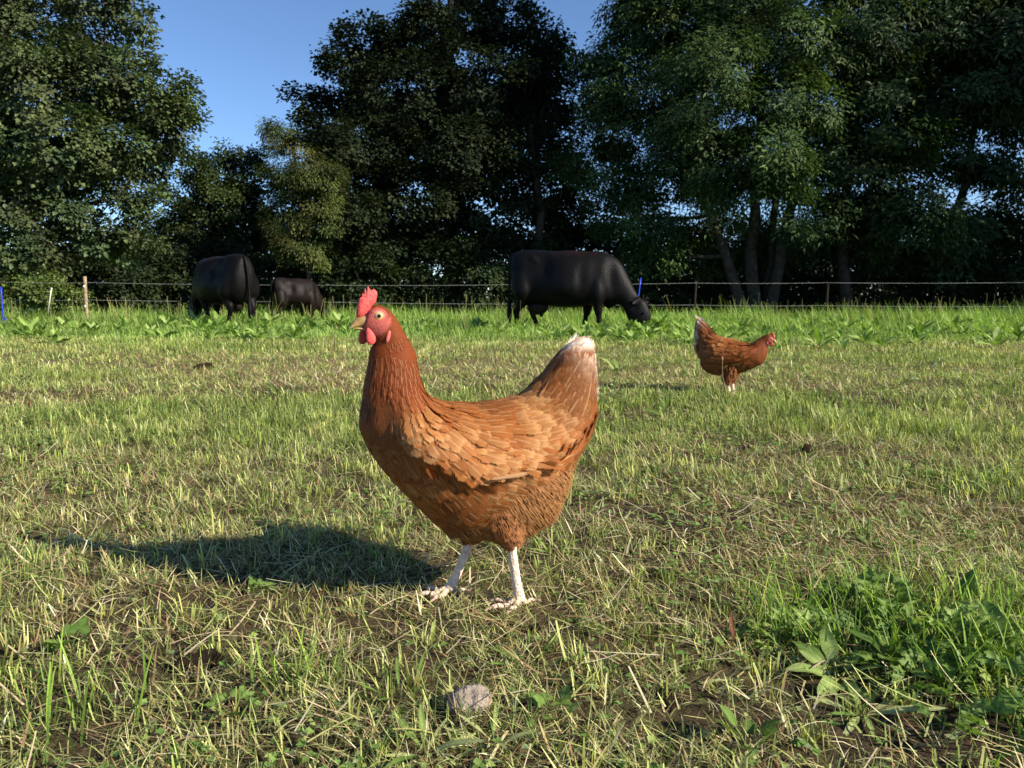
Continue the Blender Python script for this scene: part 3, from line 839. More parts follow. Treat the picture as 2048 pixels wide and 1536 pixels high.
def shrubs():
    # dark understorey behind the fence, each shrub its own
    spots = [(215, 535, 95, 58, 19.5), (345, 535, 100, 68, 21), (470, 540, 100, 68, 21.5), (590, 535, 100, 75, 21.5), (705, 530, 95, 80, 21), (810, 530, 95, 80, 21.5), (915, 535, 90, 72, 21), (1010, 545, 80, 58, 21.5)]
    names = ["dark hedge shrub below the left sycamore, beside the wooden post", "dark hedge shrub just left of the left cow's back", "dark hedge shrub right above the left cow",
             "dark hedge shrub behind the calf", "dark hedge shrub behind the near hen's comb", "dark hedge shrub between the near hen's comb and the grazing cow", "dark hedge shrub just left of the grazing cow's rump", "dark hedge shrub behind the grazing cow's rump"]
    for (u, v, ru, rv, Y), lb in zip(spots, names):
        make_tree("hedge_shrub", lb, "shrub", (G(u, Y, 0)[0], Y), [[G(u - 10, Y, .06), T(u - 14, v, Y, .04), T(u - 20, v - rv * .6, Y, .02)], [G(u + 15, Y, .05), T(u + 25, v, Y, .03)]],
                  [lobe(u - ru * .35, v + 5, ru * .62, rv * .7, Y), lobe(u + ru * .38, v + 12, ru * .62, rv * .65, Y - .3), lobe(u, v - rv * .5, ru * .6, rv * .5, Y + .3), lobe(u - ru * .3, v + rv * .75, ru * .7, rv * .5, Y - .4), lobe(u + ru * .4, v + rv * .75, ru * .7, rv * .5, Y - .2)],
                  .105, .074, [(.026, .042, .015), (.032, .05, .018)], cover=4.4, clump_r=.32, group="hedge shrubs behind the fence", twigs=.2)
    # growth under the ashes, thinner, with sky between
    for (u, Y, s, hi), lb in zip([(1130, 21.5, 1.3, 540), (1270, 22.0, 1.2, 545), (1400, 22.5, 1.2, 540), (1520, 23.0, 1.4, 530), (1640, 22.5, 1.2, 540), (1790, 22, 1.3, 535), (1920, 21.8, 1.3, 540), (2040, 21.5, 1.3, 535)],
                             ["low dark shrub behind the grazing cow's back", "low dark shrub above the grazing cow's head", "low dark shrub left of the ash stems, behind the second hen", "low dark shrub right behind the fanned ash stems", "low dark shrub right of the ash stems", "low dark shrub under the right-hand ash", "low dark shrub second from the right edge of the tree line", "low dark shrub at the right edge of the tree line"]):
        make_tree("low_shrub", lb, "shrub", (G(u, Y, 0)[0], Y), [[G(u, Y, .05), T(u + 8, 560, Y, .03), T(u + 14, 520, Y, .015)]],
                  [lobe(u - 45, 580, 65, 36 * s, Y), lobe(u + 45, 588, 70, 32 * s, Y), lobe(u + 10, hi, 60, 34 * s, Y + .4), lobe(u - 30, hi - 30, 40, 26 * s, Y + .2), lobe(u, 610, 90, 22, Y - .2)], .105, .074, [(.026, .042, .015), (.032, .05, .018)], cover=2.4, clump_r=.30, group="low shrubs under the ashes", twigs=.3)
    # a second, taller row of thicket closes the line behind the trunks
    row = [(-60, 500, 25.0, "at the far left, behind the leaning sycamore"), (130, 500, 25.5, "behind the wooden post, under the leaning sycamore"), (300, 495, 26.0, "left of the left cow, behind the hawthorn"), (640, 480, 26.0, "behind the willow"),
           (1120, 480, 25.5, "behind the grazing cow's withers"), (1250, 480, 26.0, "left of the ash stems, behind the grazing cow's head"), (1390, 490, 26.0, "just left of the ash stems, in the back row"), (1530, 490, 26.5, "between the ash stems, in the back row"), (1680, 485, 26.0, "behind the second ash's trunk"), (1830, 500, 26.5, "right of the second ash's trunk, in the back row"), (2000, 495, 26.0, "at the far right, in the back row")]
    for (u, v, Y, lb) in row:
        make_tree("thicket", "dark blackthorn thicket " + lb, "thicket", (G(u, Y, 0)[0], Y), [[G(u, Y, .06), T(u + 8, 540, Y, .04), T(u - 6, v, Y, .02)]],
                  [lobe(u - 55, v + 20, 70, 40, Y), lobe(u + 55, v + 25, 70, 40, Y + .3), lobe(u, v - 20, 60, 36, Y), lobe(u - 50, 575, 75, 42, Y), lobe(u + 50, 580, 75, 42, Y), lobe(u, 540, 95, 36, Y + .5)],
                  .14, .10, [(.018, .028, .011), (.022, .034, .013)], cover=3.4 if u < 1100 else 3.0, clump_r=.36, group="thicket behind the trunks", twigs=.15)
    # bramble bank at the left
    Y = 15.6
    make_tree("bramble_bush", "sunlit bramble bush at the left edge behind the fence", "bush", (G(40, Y, 0)[0], Y), [[G(40, Y, .02), T(45, 580, Y, .012)], [G(110, Y, .02), T(118, 590, Y, .012)]],
              [lobe(-30, 585, 80, 40, Y), lobe(50, 585, 70, 36, Y - .2), lobe(115, 592, 45, 26, Y - .1), lobe(155, 600, 28, 18, Y), lobe(70, 560, 45, 20, Y + .3)],
              .060, .048, [(.10, .15, .035), (.08, .13, .035), (.13, .17, .05)], cover=4.4, clump_r=.20)
shrubs()

def beyond_frame_trees():
    """the tree line goes on to the right of the view"""
    for k, (x, y) in enumerate([(17.0, 18.5), (21.0, 15.0), (24.0, 11.0)]):
        lob = []
        r_ = np.random.default_rng(50 + k)
        for i in range(22):
            a = r_.random() * 6.283; hh = 2.0 + 10.0 * r_.random(); rr = 2.8 * r_.random() ** .5
            lob.append(((x + rr * math.cos(a), y + rr * math.sin(a), hh), (1.4, 1.4, 1.1)))
        make_tree("ash_tree", ["first ash of the tree line beyond the right edge of the view", "second ash of the tree line beyond the right edge of the view", "third ash of the tree line beyond the right edge of the view"][k], "tree", (x, y),
                  [[(x, y, -.1, .25), (x, y, 3, .2), (x + .2, y, 6, .12), (x, y, 9, .05)]], lob, .26, .13, [(.038, .066, .022), (.048, .08, .025)], cover=2.6, clump_r=.5, twigs=.1)
beyond_frame_trees()

# ------------------------------------------------------------------ lofted bodies
def resample(pairs, m):
    A = np.array(pairs, float)
    n = len(A)
    t = np.arange(n)
    s = np.linspace(0, n - 1, m)
    # Catmull-Rom
    i = np.clip(np.floor(s).astype(int), 0, n - 2); f = (s - i)[:, None]
    p0 = A[np.maximum(i - 1, 0)]; p1 = A[i]; p2 = A[i + 1]; p3 = A[np.minimum(i + 2, n - 1)]
    return .5 * ((2 * p1) + (-p0 + p2) * f + (2 * p0 - 5 * p1 + 4 * p2 - p3) * f ** 2 + (-p0 + 3 * p1 - 3 * p2 + p3) * f ** 3)

class Loft:
    """a body from rings: each ring hangs between a back point and a belly point of the side profile and has a half-width"""
    def __init__(s, pairs, fine=160, off=None, flat=0.0, pear=0.0):
        s.R = resample(pairs, fine); s.m = fine; s.off = off; s.flat = flat; s.pear = pear
    def ring(s, t):
        q = np.clip(np.asarray(t, float), 0, 1) * (s.m - 1)
        i = np.clip(np.floor(q).astype(int), 0, s.m - 2); f = (q - i)[..., None]
        return s.R[i] * (1 - f) + s.R[i + 1] * f
    def raw(s, t, th):
        r = s.ring(t)
        top = np.stack([r[..., 0], np.zeros_like(r[..., 0]), r[..., 1]], -1)
        bot = np.stack([r[..., 2], np.zeros_like(r[..., 0]), r[..., 3]], -1)
        c = np.cos(th); sn = np.sin(th)
        sn2 = np.sign(sn) * np.abs(sn) ** (1 - .25 * s.flat)
        p = (top + bot) / 2 + (top - bot) / 2 * c[..., None]
        p[..., 1] += r[..., 4] * sn2 * (1 - s.pear * c)
        return p
    def point(s, t, th):
        p = s.raw(t, th)
        if s.off is not None:
            o = s.off(p, t, th)
            n = s.normal_raw(t, th)
            p = p + n * o[..., None]
        return p
    def normal_raw(s, t, th):
        e = 1e-3
        a = s.raw(np.clip(t + e, 0, 1), th) - s.raw(np.clip(t - e, 0, 1), th)
        b = s.raw(t, th + e) - s.raw(t, th - e)
        n = np.cross(b, a)
        n /= np.linalg.norm(n, axis=-1)[..., None] + 1e-12
        c = s.ring(t); mid = np.stack([(c[..., 0] + c[..., 2]) / 2, np.zeros_like(c[..., 0]), (c[..., 1] + c[..., 3]) / 2], -1)
        sg = np.sign(np.sum(n * (s.raw(t, th) - mid), -1)); sg[sg == 0] = 1
        return n * sg[..., None]
    def frame(s, t, th):
        e = 2e-3
        a = s.point(np.clip(t - e, 0, 1), th) - s.point(np.clip(t + e, 0, 1), th)     # towards the tail
        b = s.point(t, th + e) - s.point(t, th - e)
        a /= np.linalg.norm(a, axis=-1)[..., None] + 1e-12
        n = np.cross(b, a); n /= np.linalg.norm(n, axis=-1)[..., None] + 1e-12
        n0 = s.normal_raw(t, th)
        sg = np.sign(np.sum(n * n0, -1)); sg[sg == 0] = 1
        return a, n * sg[..., None]
    def mesh(s, mb, nt=90, nth=36, col=(1, 1, 1)):
        t = np.linspace(0, 1, nt); th = np.linspace(0, 2 * math.pi, nth, endpoint=False)
        TT, HH = np.meshgrid(t, th, indexing='ij')
        V = s.point(TT.ravel(), HH.ravel())
        F = []
        for i in range(nt - 1):
            for k in range(nth):
                F.append((i * nth + k, i * nth + (k + 1) % nth, (i + 1) * nth + (k + 1) % nth, (i + 1) * nth + k))
        n0 = mb.n
        mb.add(V, F, col)
        for i in (0, nt - 1):
            ring = np.arange(nth) + n0 + i * nth
            mb.V.append(V[i * nth:(i + 1) * nth].mean(0)[None]); mb.C.append(np.array(col, float)[None] if np.ndim(col) == 1 else np.ones((1, 3)))
            ci = mb.n; mb.n += 1
            mb.F3.append(np.array([(ring[k], ring[(k + 1) % nth], ci) for k in range(nth)]))

def voxel_body(mb, name, mat, parent, voxel, smooth_it=6, col_fn=None):
    """joins the pieces into one continuous skin"""
    o = mb.build("tmp_body", mat)
    bm = bmesh.new(); bm.from_mesh(o.data); bmesh.ops.recalc_face_normals(bm, faces=bm.faces); bm.to_mesh(o.data); bm.free()
    md = o.modifiers.new("r", 'REMESH'); md.mode = 'VOXEL'; md.voxel_size = voxel
    sm = o.modifiers.new("s", 'SMOOTH'); sm.factor = .5; sm.iterations = smooth_it
    dg = bpy.context.evaluated_depsgraph_get()
    me = bpy.data.meshes.new_from_object(o.evaluated_get(dg))
    bpy.data.objects.remove(o)
    n = len(me.vertices)
    co = np.empty(n * 3, np.float32); me.vertices.foreach_get("co", co); co = co.reshape(-1, 3)
    for a in list(me.attributes):
        if a.name == "Col": me.attributes.remove(a)
    c = np.ones((n, 4), np.float32)
    if col_fn is not None: c[:, :3] = col_fn(co)
    a = me.attributes.new("Col", 'FLOAT_COLOR', 'POINT'); a.data.foreach_set("color", c.ravel())
    me.polygons.foreach_set("use_smooth", np.ones(len(me.polygons), bool))
    me.name = name
    if not me.materials: me.materials.append(mat)
    b = bpy.data.objects.new(name, me); COL.objects.link(b); b.parent = parent
    return b

# ------------------------------------------------------------------ feathers
def feather_arrays(kind, seed=0):
    """a feather along +X, one long, one wide, upper side +Z; returns verts, quads, multiplier colours, uv"""
    r_ = np.random.default_rng(seed)
    if kind in ('round', 'fringed'):
        S = np.array([0, .18, .42, .64, .82, .93, 1.0]); Wd = np.array([.20, .70, .97, 1.0, .86, .60, .16])
    elif kind == 'hackle':
        S = np.array([0, .2, .45, .68, .86, .95, 1.0]); Wd = np.array([.35, .85, 1.0, .86, .55, .30, .05])
    elif kind == 'fluff':
        S = np.array([0, .35, .7, 1.0]); Wd = np.array([.5, 1.0, .85, .15])
    else:                                                # long tail or wing quill
        S = np.array([0, .12, .35, .6, .82, .94, 1.0]); Wd = np.array([.25, .75, .95, 1.0, .85, .55, .12])
    Vv = []; C = []; U = []
    cols = (-1, 0, 1) if kind == 'fluff' else (-1, -.5, 0, .5, 1)
    nc = len(cols)
    for i, s in enumerate(S):
        for j, q in enumerate(cols):
            w = .5 * Wd[i] * q * (1 + (.10 * r_.normal() if abs(q) == 1 and 0 < i < len(S) - 1 else 0))
            camber = -.09 * (2 * w) ** 2
            Vv.append((s - (.05 * abs(q) if i == len(S) - 1 else 0), w, camber * .5 - .10 * s * s))
            edge = abs(q) == 1 or s > .93
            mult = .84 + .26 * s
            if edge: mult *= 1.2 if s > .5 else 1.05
            if kind == 'fluff': mult = .94 + .12 * s
            if kind == 'fringed':                       # pale buff rim, widest at the tip
                f = float(smooth(.55, 1.0, s) * .75 + (.35 if abs(q) == 1 and s > .3 else 0))
                C.append((mult * (1 + .42 * f), mult * (1 + 1.05 * f), mult * (1 + 1.8 * f)))
            else:
                C.append((mult, mult * (1.06 if edge else 1), mult * (1.12 if edge else 1)))
            U.append((s, .5 + .5 * q))
    F = []
    for i in range(len(S) - 1):
        for j in range(nc - 1):
            a = i * nc + j
            F.append((a, a + 1, a + nc + 1, a + nc))
    return np.array(Vv), np.array(F), np.array(C), np.array(U)

FEATHER_SRC = {k: [feather_arrays(k, s) for s in range(3)] for k in ('round', 'fringed', 'hackle', 'fluff', 'quill')}

def darts(L, n_cand, accept, spacing, rg):
    """even scatter of roots over the loft"""
    t = rg.random(n_cand); th = rg.random(n_cand) * 2 * math.pi
    e = 1e-3
    P = L.point(t, th)
    du = (L.point(np.clip(t + e, 0, 1), th) - P) / e
    dv = (L.point(t, th + e) - P) / e
    A = np.linalg.norm(np.cross(du, dv), axis=1)
    ok = (rg.random(n_cand) < A / np.quantile(A, .97)) & accept(P, t, th)
    t, th, P = t[ok], th[ok], P[ok]
    sp = spacing(P, t, th)
    kd = kdtree.KDTree(len(P))
    for i, q in enumerate(P): kd.insert(q, i)
    kd.balance()
    dead = np.zeros(len(P), bool); keep_i = []
    for i in range(len(P)):
        if dead[i]: continue
        keep_i.append(i)
        for (_, j, dist) in kd.find_range(P[i], float(sp[i])): dead[j] = True
    k = np.array(keep_i)
    return t[k], th[k], P[k]

def feather_frames(P, D, N, length, width, lift, rg, jit=.14, thick=None):
    n = len(P)
    D = D + rg.normal(size=(n, 3)) * jit * .6
    D = D - N * np.sum(D * N, 1)[:, None]
    D /= np.linalg.norm(D, axis=1)[:, None]
    X = D * np.cos(lift)[:, None] + N * np.sin(lift)[:, None]
    Nn = N + rg.normal(size=(n, 3)) * jit
    Y = np.cross(Nn, X); Y /= np.linalg.norm(Y, axis=1)[:, None]
    Z = np.cross(X, Y)
    M = np.zeros((n, 4, 4))
    M[:, :3, 0] = X * length[:, None]; M[:, :3, 1] = Y * width[:, None]; M[:, :3, 2] = Z * (length * .8)[:, None]
    M[:, :3, 3] = P; M[:, 3, 3] = 1
    return M

def settle(L, P, D, N, length, lift, clear):
    """turns each feather about its root until its tip lies just clear of the body"""
    rgx = np.random.default_rng(3)
    t = rgx.random(26000); th = rgx.random(26000) * 2 * math.pi
    S = L.point(t, th); SN = L.normal_raw(t, th)
    kd = kdtree.KDTree(len(S))
    for i, q in enumerate(S): kd.insert(q, i)
    kd.balance()
    D = D - N * np.sum(D * N, 1)[:, None]; D /= np.linalg.norm(D, axis=1)[:, None] + 1e-9
    lift = lift.copy()
    for it in range(3):
        for i in range(len(P)):
            tip = P[i] + length[i] * (D[i] * math.cos(lift[i]) + N[i] * math.sin(lift[i])) - N[i] * length[i] * .08
            _, j, _ = kd.find(tip)
            sd = float((tip - S[j]) @ SN[j])
            lift[i] = min(max(lift[i] + (clear[i] - sd) / length[i] * .8, -.5), 1.0)
    return lift

class Plumage:
    def __init__(s): s.items = []              # kind, variant, matrix, colour(root,tip), score
    def add(s, kind, M, crgb, score, tip=None, rg=None):
        for i in range(len(M)):
            s.items.append((kind, int(rg.integers(0, 3)), M[i], crgb[i], score[i], None if tip is None else tip[i]))
    def emit(s, root, singles, label_stuff):
        order = sorted(range(len(s.items)), key=lambda i: -s.items[i][4])
        single = set(i for i in order[:singles] if s.items[i][4] > 0)
        shared = {}
        mbV, mbF, mbC, mbU, n = [], [], [], [], 0
        for i, (k, v, M, c, sc, tip) in enumerate(s.items):
            V, F, C, U = FEATHER_SRC[k][v]
            if i in single and tip is None:
                key = (k, v)
                if key not in shared:
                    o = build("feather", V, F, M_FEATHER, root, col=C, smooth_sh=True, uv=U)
                    shared[key] = o.data
                    o.matrix_local = Matrix(M.tolist()); o.color = (*c, 1)
                else:
                    inst(shared[key], "feather", root, Matrix(M.tolist()), c)
            else:
                VV = V @ M[:3, :3].T + M[:3, 3]
                cc = C * c
                if tip is not None:
                    f = smooth(.40, .95, V[:, 0])[:, None]
                    cc = C * (np.asarray(c) * (1 - f) + np.asarray(tip) * f)
                mbV.append(VV); mbF.append(F + n); mbC.append(cc); mbU.append(U); n += len(V)
        if mbV:
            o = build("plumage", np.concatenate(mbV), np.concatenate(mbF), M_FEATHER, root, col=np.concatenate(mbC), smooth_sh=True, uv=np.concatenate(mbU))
            o["kind"] = "stuff"

def plate(outline, thick, mb, col=(1, 1, 1), axis_fn=None, bulge=.35):
    """a fleshy plate (comb) from a side outline in x, z: two bulged faces joined by a rounded edge"""
    P = np.array(outline, float)
    n = len(P)
    c = P.mean(0)
    rings = []
    for (k, y) in ((1.0, 0.0), (.93, .55), (.72, .9), (.4, 1.0)):
        rings.append((k, y))
    V = []; F = []
    idx = {}
    for sgn in (1, -1):
        for ri, (k, y) in enumerate(rings):
            if ri == 0 and sgn == -1:
                idx[(sgn, ri)] = idx[(1, 0)]; continue
            idx[(sgn, ri)] = len(V)
            # shrink toward the base line so that the points stay pointed
            for p in P:
                q = c + (p - c) * k
                hgt = max(0, (p[1] - c[1]) / (P[:, 1].max() - c[1] + 1e-9))
                V.append((q[0], sgn * y * thick * (1 - .55 * hgt), q[1]))
    faces4 = []; faces3 = []
    for sgn in (1, -1):
        for ri in range(len(rings) - 1):
            a, b = idx[(sgn, ri)], idx[(sgn, ri + 1)]
            for k in range(n):
                q = (a + k, a + (k + 1) % n, b + (k + 1) % n, b + k)
                faces4.append(q if sgn == 1 else q[::-1])
        ci = len(V); V.append((c[0], sgn * thick, c[1]))
        b = idx[(sgn, len(rings) - 1)]
        for k in range(n):
            q = (b + k, b + (k + 1) % n, ci)
            faces3.append(q if sgn == 1 else q[::-1])
    V = np.array(V)
    n0 = mb.n
    mb.add(V, np.array(faces4), col)
    mb.F3.append(np.array(faces3) + n0)

def blob(mb, c, r, rot=None, col=(1, 1, 1), nu=14, nv=10, fn=None):
    th = np.linspace(0, math.pi, nv); ph = np.linspace(0, 2 * math.pi, nu, endpoint=False)
    V = []
    for a in th:
        for b in ph:
            V.append((math.sin(a) * math.cos(b), math.sin(a) * math.sin(b), math.cos(a)))
    V = np.array(V)
    U = V.copy()
    if fn is not None: V = fn(V)
    V = V * np.array(r)
    if rot is not None: V = V @ np.array(rot).T
    V = V + np.array(c)
    F = []
    for i in range(nv - 1):
        for k in range(nu):
            F.append((i * nu + k, i * nu + (k + 1) % nu, (i + 1) * nu + (k + 1) % nu, (i + 1) * nu + k))
    mb.add(V, F, col if np.ndim(col) == 1 else col)
    return U

HEN1_PAIRS = [(-0.1614, 0.3876, -0.1831, 0.3568, 0.0060), (-0.1463, 0.3879, -0.1834, 0.3293, 0.0140), (-0.1257, 0.3749, -0.1830, 0.2970, 0.0240), (-0.1014, 0.3398, -0.1809, 0.2624, 0.0380), (-0.0756, 0.3081, -0.1727, 0.2240, 0.0540), (-0.0533, 0.2981, -0.1526, 0.1843, 0.0660), (-0.0359, 0.2952, -0.1410, 0.1486, 0.0740), (-0.0180, 0.2947, -0.1077, 0.0918, 0.0800), (0.0012, 0.2942, -0.0534, 0.0765, 0.0840), (0.0240, 0.2947, 0.0023, 0.0819, 0.0850), (0.0404, 0.2970, 0.0558, 0.0975, 0.0830), (0.0515, 0.3004, 0.0959, 0.1447, 0.0790), (0.0581, 0.3036, 0.1311, 0.1856, 0.0730), (0.0639, 0.3088, 0.1605, 0.2234, 0.0660), (0.0697, 0.3148, 0.1775, 0.2580, 0.0580), (0.0754, 0.3221, 0.1769, 0.2869, 0.0500), (0.0818, 0.3329, 0.1722, 0.3160, 0.0420), (0.0873, 0.3464, 0.1682, 0.3411, 0.0350), (0.0928, 0.3647, 0.1657, 0.3627, 0.0290), (0.1031, 0.3844, 0.1628, 0.3748, 0.0250), (0.1141, 0.4024, 0.1545, 0.3814, 0.0220), (0.1256, 0.4216, 0.1564, 0.3882, 0.0185), (0.1378, 0.4325, 0.1610, 0.3937, 0.0165), (0.1500, 0.4360, 0.1656, 0.3992, 0.0135), (0.1589, 0.4300, 0.1703, 0.4033, 0.0095)]
HEN2_PAIRS = [(-0.1490, 0.3540, -0.1732, 0.3014, 0.0060), (-0.1225, 0.3399, -0.1653, 0.2579, 0.0180), (-0.0985, 0.3086, -0.1589, 0.2056, 0.0360), (-0.0774, 0.2759, -0.1468, 0.1680, 0.0540), (-0.0515, 0.2664, -0.1457, 0.1300, 0.0680), (-0.0229, 0.2585, -0.1363, 0.1041, 0.0780), (0.0027, 0.2506, -0.1095, 0.0848, 0.0840), (0.0281, 0.2470, -0.0686, 0.0736, 0.0860), (0.0532, 0.2434, -0.0229, 0.0744, 0.0850), (0.0671, 0.2409, 0.0277, 0.0826, 0.0820), (0.0782, 0.2384, 0.0775, 0.0964, 0.0760), (0.0865, 0.2392, 0.1153, 0.1181, 0.0680), (0.0946, 0.2417, 0.1444, 0.1419, 0.0600), (0.1027, 0.2453, 0.1637, 0.1708, 0.0500), (0.1120, 0.2520, 0.1708, 0.1991, 0.0410), (0.1226, 0.2607, 0.1720, 0.2187, 0.0330), (0.1346, 0.2686, 0.1731, 0.2313, 0.0270), (0.1491, 0.2767, 0.1783, 0.2362, 0.0220), (0.1638, 0.2815, 0.1828, 0.2391, 0.0190), (0.1767, 0.2807, 0.1866, 0.2428, 0.0150), (0.1842, 0.2720, 0.1897, 0.2471, 0.0100)]

def make_foot(root, side, hip, path, fwd_deg, seed):
    """one leg: scaly shank with four toes as sub-parts"""
    mb = MB()
    P = np.array(path, float)
    s = np.linspace(0, len(P) - 1, 22)
    Q = np.stack([np.interp(s, np.arange(len(P)), P[:, j]) for j in range(3)], 1)
    q = np.linspace(0, 1, 22)
    R = .0080 - .0013 * np.sin(q * math.pi) + .0012 * smooth(.8, 1, q) + .00035 * np.where(np.arange(22) % 2 == 0, 1, -1)
    sp = np.random.default_rng(seed)
    C = np.ones((22, 3)) * (.9 + .25 * sp.random((22, 1)))
    mb.tube(Q, R, col=C, sides=14)
    leg = mb.build("leg", M_SHANK, root)
    an = P[-1]
    f = math.radians(fwd_deg)
    for (ang, ln, r0) in ((0, .046, .0052), (38, .037, .0046), (-38, .037, .0046), (172, .022, .0040)):
        a = f + math.radians(ang)
        d = np.array([math.cos(a), math.sin(a), 0])
        t = MB()
        k = np.linspace(0, 1, 12)
        pts = an + np.array([0, 0, -.001]) + d * (k * ln)[:, None]
        pts[:, 2] = an[2] * (1 - k) ** 2 + .0052 * (1 - (1 - k) ** 2) + .002 * np.sin(k * math.pi * 3) * (k > .1)
        rr = r0 * (1 - .38 * k) * (1 + .07 * np.where(np.arange(12) % 2 == 0, 1, -1))
        t.tube(pts, rr, col=(1, .97, .93), sides=9)
        e = pts[-1]
        cl = np.array([e - d * .002, e + d * .005 + np.array([0, 0, .0005]), e + d * .010 + np.array([0, 0, -.0015]), e + d * .0135 + np.array([0, 0, -.0046])])
        t.tube(cl, [r0 * .55, r0 * .45, r0 * .3, r0 * .05], col=(.55, .5, .45), sides=7)
        t.build("toe", M_SHANK, leg)
    return leg

def make_hen(name, label, loc, rz, pairs, cam_side, wing_edge, singles, comb, beak, eye, wattles, lobes, legs, thighs, dense=1.0, seed=1, tail_t=.2, face_t=.865, head_n=None, quill=None, brown=(1, 1, 1)):
    rg = np.random.default_rng(seed)
    root = empty(name, loc, rz)
    tag(root, label, "hen", "brown hens")
    we = np.array(sorted(wing_edge)) if wing_edge is not None else None
    def off(p, t, th):
        """wings and saddle stand proud of the flank"""
        x, z = p[..., 0], p[..., 2]
        edge = np.interp(x, we[:, 0], we[:, 1])
        side = np.abs(np.sin(th))
        m = smooth(-.003, .012, z - edge) * smooth(we[0, 0] - .01, we[0, 0] + .03, x) * (1 - smooth(we[-1, 0] - .05, we[-1, 0], x))
        fall = .35 + .65 * (1 - smooth(.03, .10, z - edge))
        return .016 * m * side * fall + (fbm(x * 40 + 3, z * 40, seed) - .5) * .006 * smooth(.1, .3, t) * (1 - smooth(.7, .85, t))
    pr = []
    for i, (a, b, c, d, w) in enumerate(pairs):
        f = i / (len(pairs) - 1)
        k = .0045 * float(smooth(.04, .2, f) * (1 - smooth(.78, .88, f)))
        v = np.array([a - c, b - d]); v = v / np.linalg.norm(v) * k
        low = .010 * float(1 - smooth(.09, .17, d)) if f < .6 else 0.0
        tt = float(1 - smooth(.02, .19, f)) * float(smooth(-.01, .03, f) * .6 + .4)
        up = .003 * float(smooth(.2, .26, f) * (1 - smooth(.42, .5, f)))
        nk = .6 + 2.2 * float(smooth(.46, .54, f) * (1 - smooth(.66, .76, f)))
        pr.append((a - v[0] * nk - .013 * tt * 1.0, b - v[1] * nk - .004 * tt + up, c + v[0] + .010 * float(smooth(.12, .22, f) * (1 - smooth(.3, .42, f))) + .005 * float(1 - smooth(.15, .25, f)), d + v[1] + low, w - k * .8))
    L = Loft(pr, off=off if we is not None else None)
    mb = MB()
    L.mesh(mb, 110, 40)
    TH = []
    for th_ in thighs:
        A = np.array(th_, float)
        mb.tube(A[:, :3], A[:, 3], sides=14)
        TH.append(A)
    BC = np.array([.21, .068, .018]) * np.array(brown)
    fc = np.array([eye[0][0] + .0075, eye[0][1] - .0075])
    face_d = lambda P: np.sqrt(((P[:, 0] - fc[0]) / .0215) ** 2 + ((P[:, 2] - fc[1]) / .0185) ** 2)
    def bcol(co):
        nk = smooth(.285, .34, co[:, 2])[:, None] * smooth(.0, .06, co[:, 0])[:, None]
        c = BC * (1 - nk) + np.array([.19, .042, .009]) * np.array(brown) * nk
        tw = (smooth(.362, .380, co[:, 2]) * (co[:, 0] < -.1))[:, None]
        c = c * (1 - tw) + np.array([.78, .68, .54]) * tw
        # the bare red face
        f = (1 - smooth(.88, 1.06, face_d(co) + .25 * (fbm(co[:, 0] * 260, co[:, 2] * 260, 6) - .5)))[:, None]
        red = np.array([.46, .105, .08]) * (.75 + .5 * fbm(co[:, 0] * 500, co[:, 2] * 500, 9))[:, None]
        return c * (1 - f) + red * f
    m_body = M_HENBODY
    voxel_body(mb, "body", m_body, root, .0034 if singles else .0055, 2, bcol)
    # ---- feathers over the body
    pl = Plumage()
    def region(P, t, th):
        return t
    ncand = int(130000 * dense)
    zone_face = lambda P, t, th: (t > .085) & (t < .985) & ((t < face_t - .12) | (face_d(P) > 1.02) | (rg.random(len(t)) < .015))
    def spacing(P, t, th):
        s = np.full(len(P), .0078)
        s = np.where(t < tail_t, .0085, s)
        s = np.where((t > .56) & (t <= .70), .0058, s)
        s = np.where(t > .70, .0044, s)
        s = np.where(t > .80, .0030, s)
        low = (P[:, 2] < fluff_line(P)) & (t < .55)
        s = np.where(low, .0090, s)
        return s / math.sqrt(dense)
    def fluff_line(P):
        if we is None: return np.full(len(P), -1.0)
        return np.interp(P[:, 0], [-.2, -.13, -.03, .02, .08, .16], [.215, .20, .175, .12, .10, .10])
    t, th, P = darts(L, ncand, zone_face, spacing, rg)
    D, N = L.frame(t, th)
    n = len(t)
    low = (P[:, 2] < fluff_line(P)) & (t < .55)
    hack = (t > .60)
    D = D + np.array([0, 0, -1.0]) * (np.where(hack, .28, .18) * (t > tail_t))[:, None]
    saddle = (t > tail_t * .9) & (t < .34) & (P[:, 2] > .20)
    D = D + np.array([0, 0, -1.0]) * (.45 * saddle * np.abs(np.sin(th)))[:, None]
    tail = t < tail_t
    rnd = rg.random(n)
    length = np.where(hack, .030, .030) * (.8 + .4 * rg.random(n))
    length = np.where(t > .80, .014, length); length = np.where(t > .835, .0085, length)
    length = np.where((t > .34) & (t < .60) & ~low, .027 + .008 * rnd, length)
    length = np.where(tail, .046 * (.8 + .4 * rnd), length)
    length = np.where(saddle, .034 * (.8 + .4 * rnd), length)
    width = np.where(hack, .0105, .0195) * (.85 + .3 * rg.random(n))
    width = np.where(t > .80, .0055, width); width = np.where(t > .835, .0042, width)
    width = np.where(tail, .023, width)
    wing = (P[:, 2] > np.interp(P[:, 0], we[:, 0], we[:, 1])) & (t < .60) & (t > .22) & (np.abs(np.sin(th)) > .35) & (P[:, 0] > -.05) & (P[:, 0] < .13)
    length = np.where(wing, .032 + .012 * rg.random(n), length)
    width = np.where(wing, .0225, width)
    length = length / dense ** .35; width = width / dense ** .35
    # colours
    base = np.tile(np.array([.315, .108, .027]), (n, 1))
    hk = np.array([.185, .040, .008])
    f = smooth(.56, .68, t)[:, None]
    base = base * (1 - f) + hk * f
    f = (smooth(.845, .87, t) * .5)[:, None]
    base = base * (1 - f) + np.array([.22, .075, .028]) * f
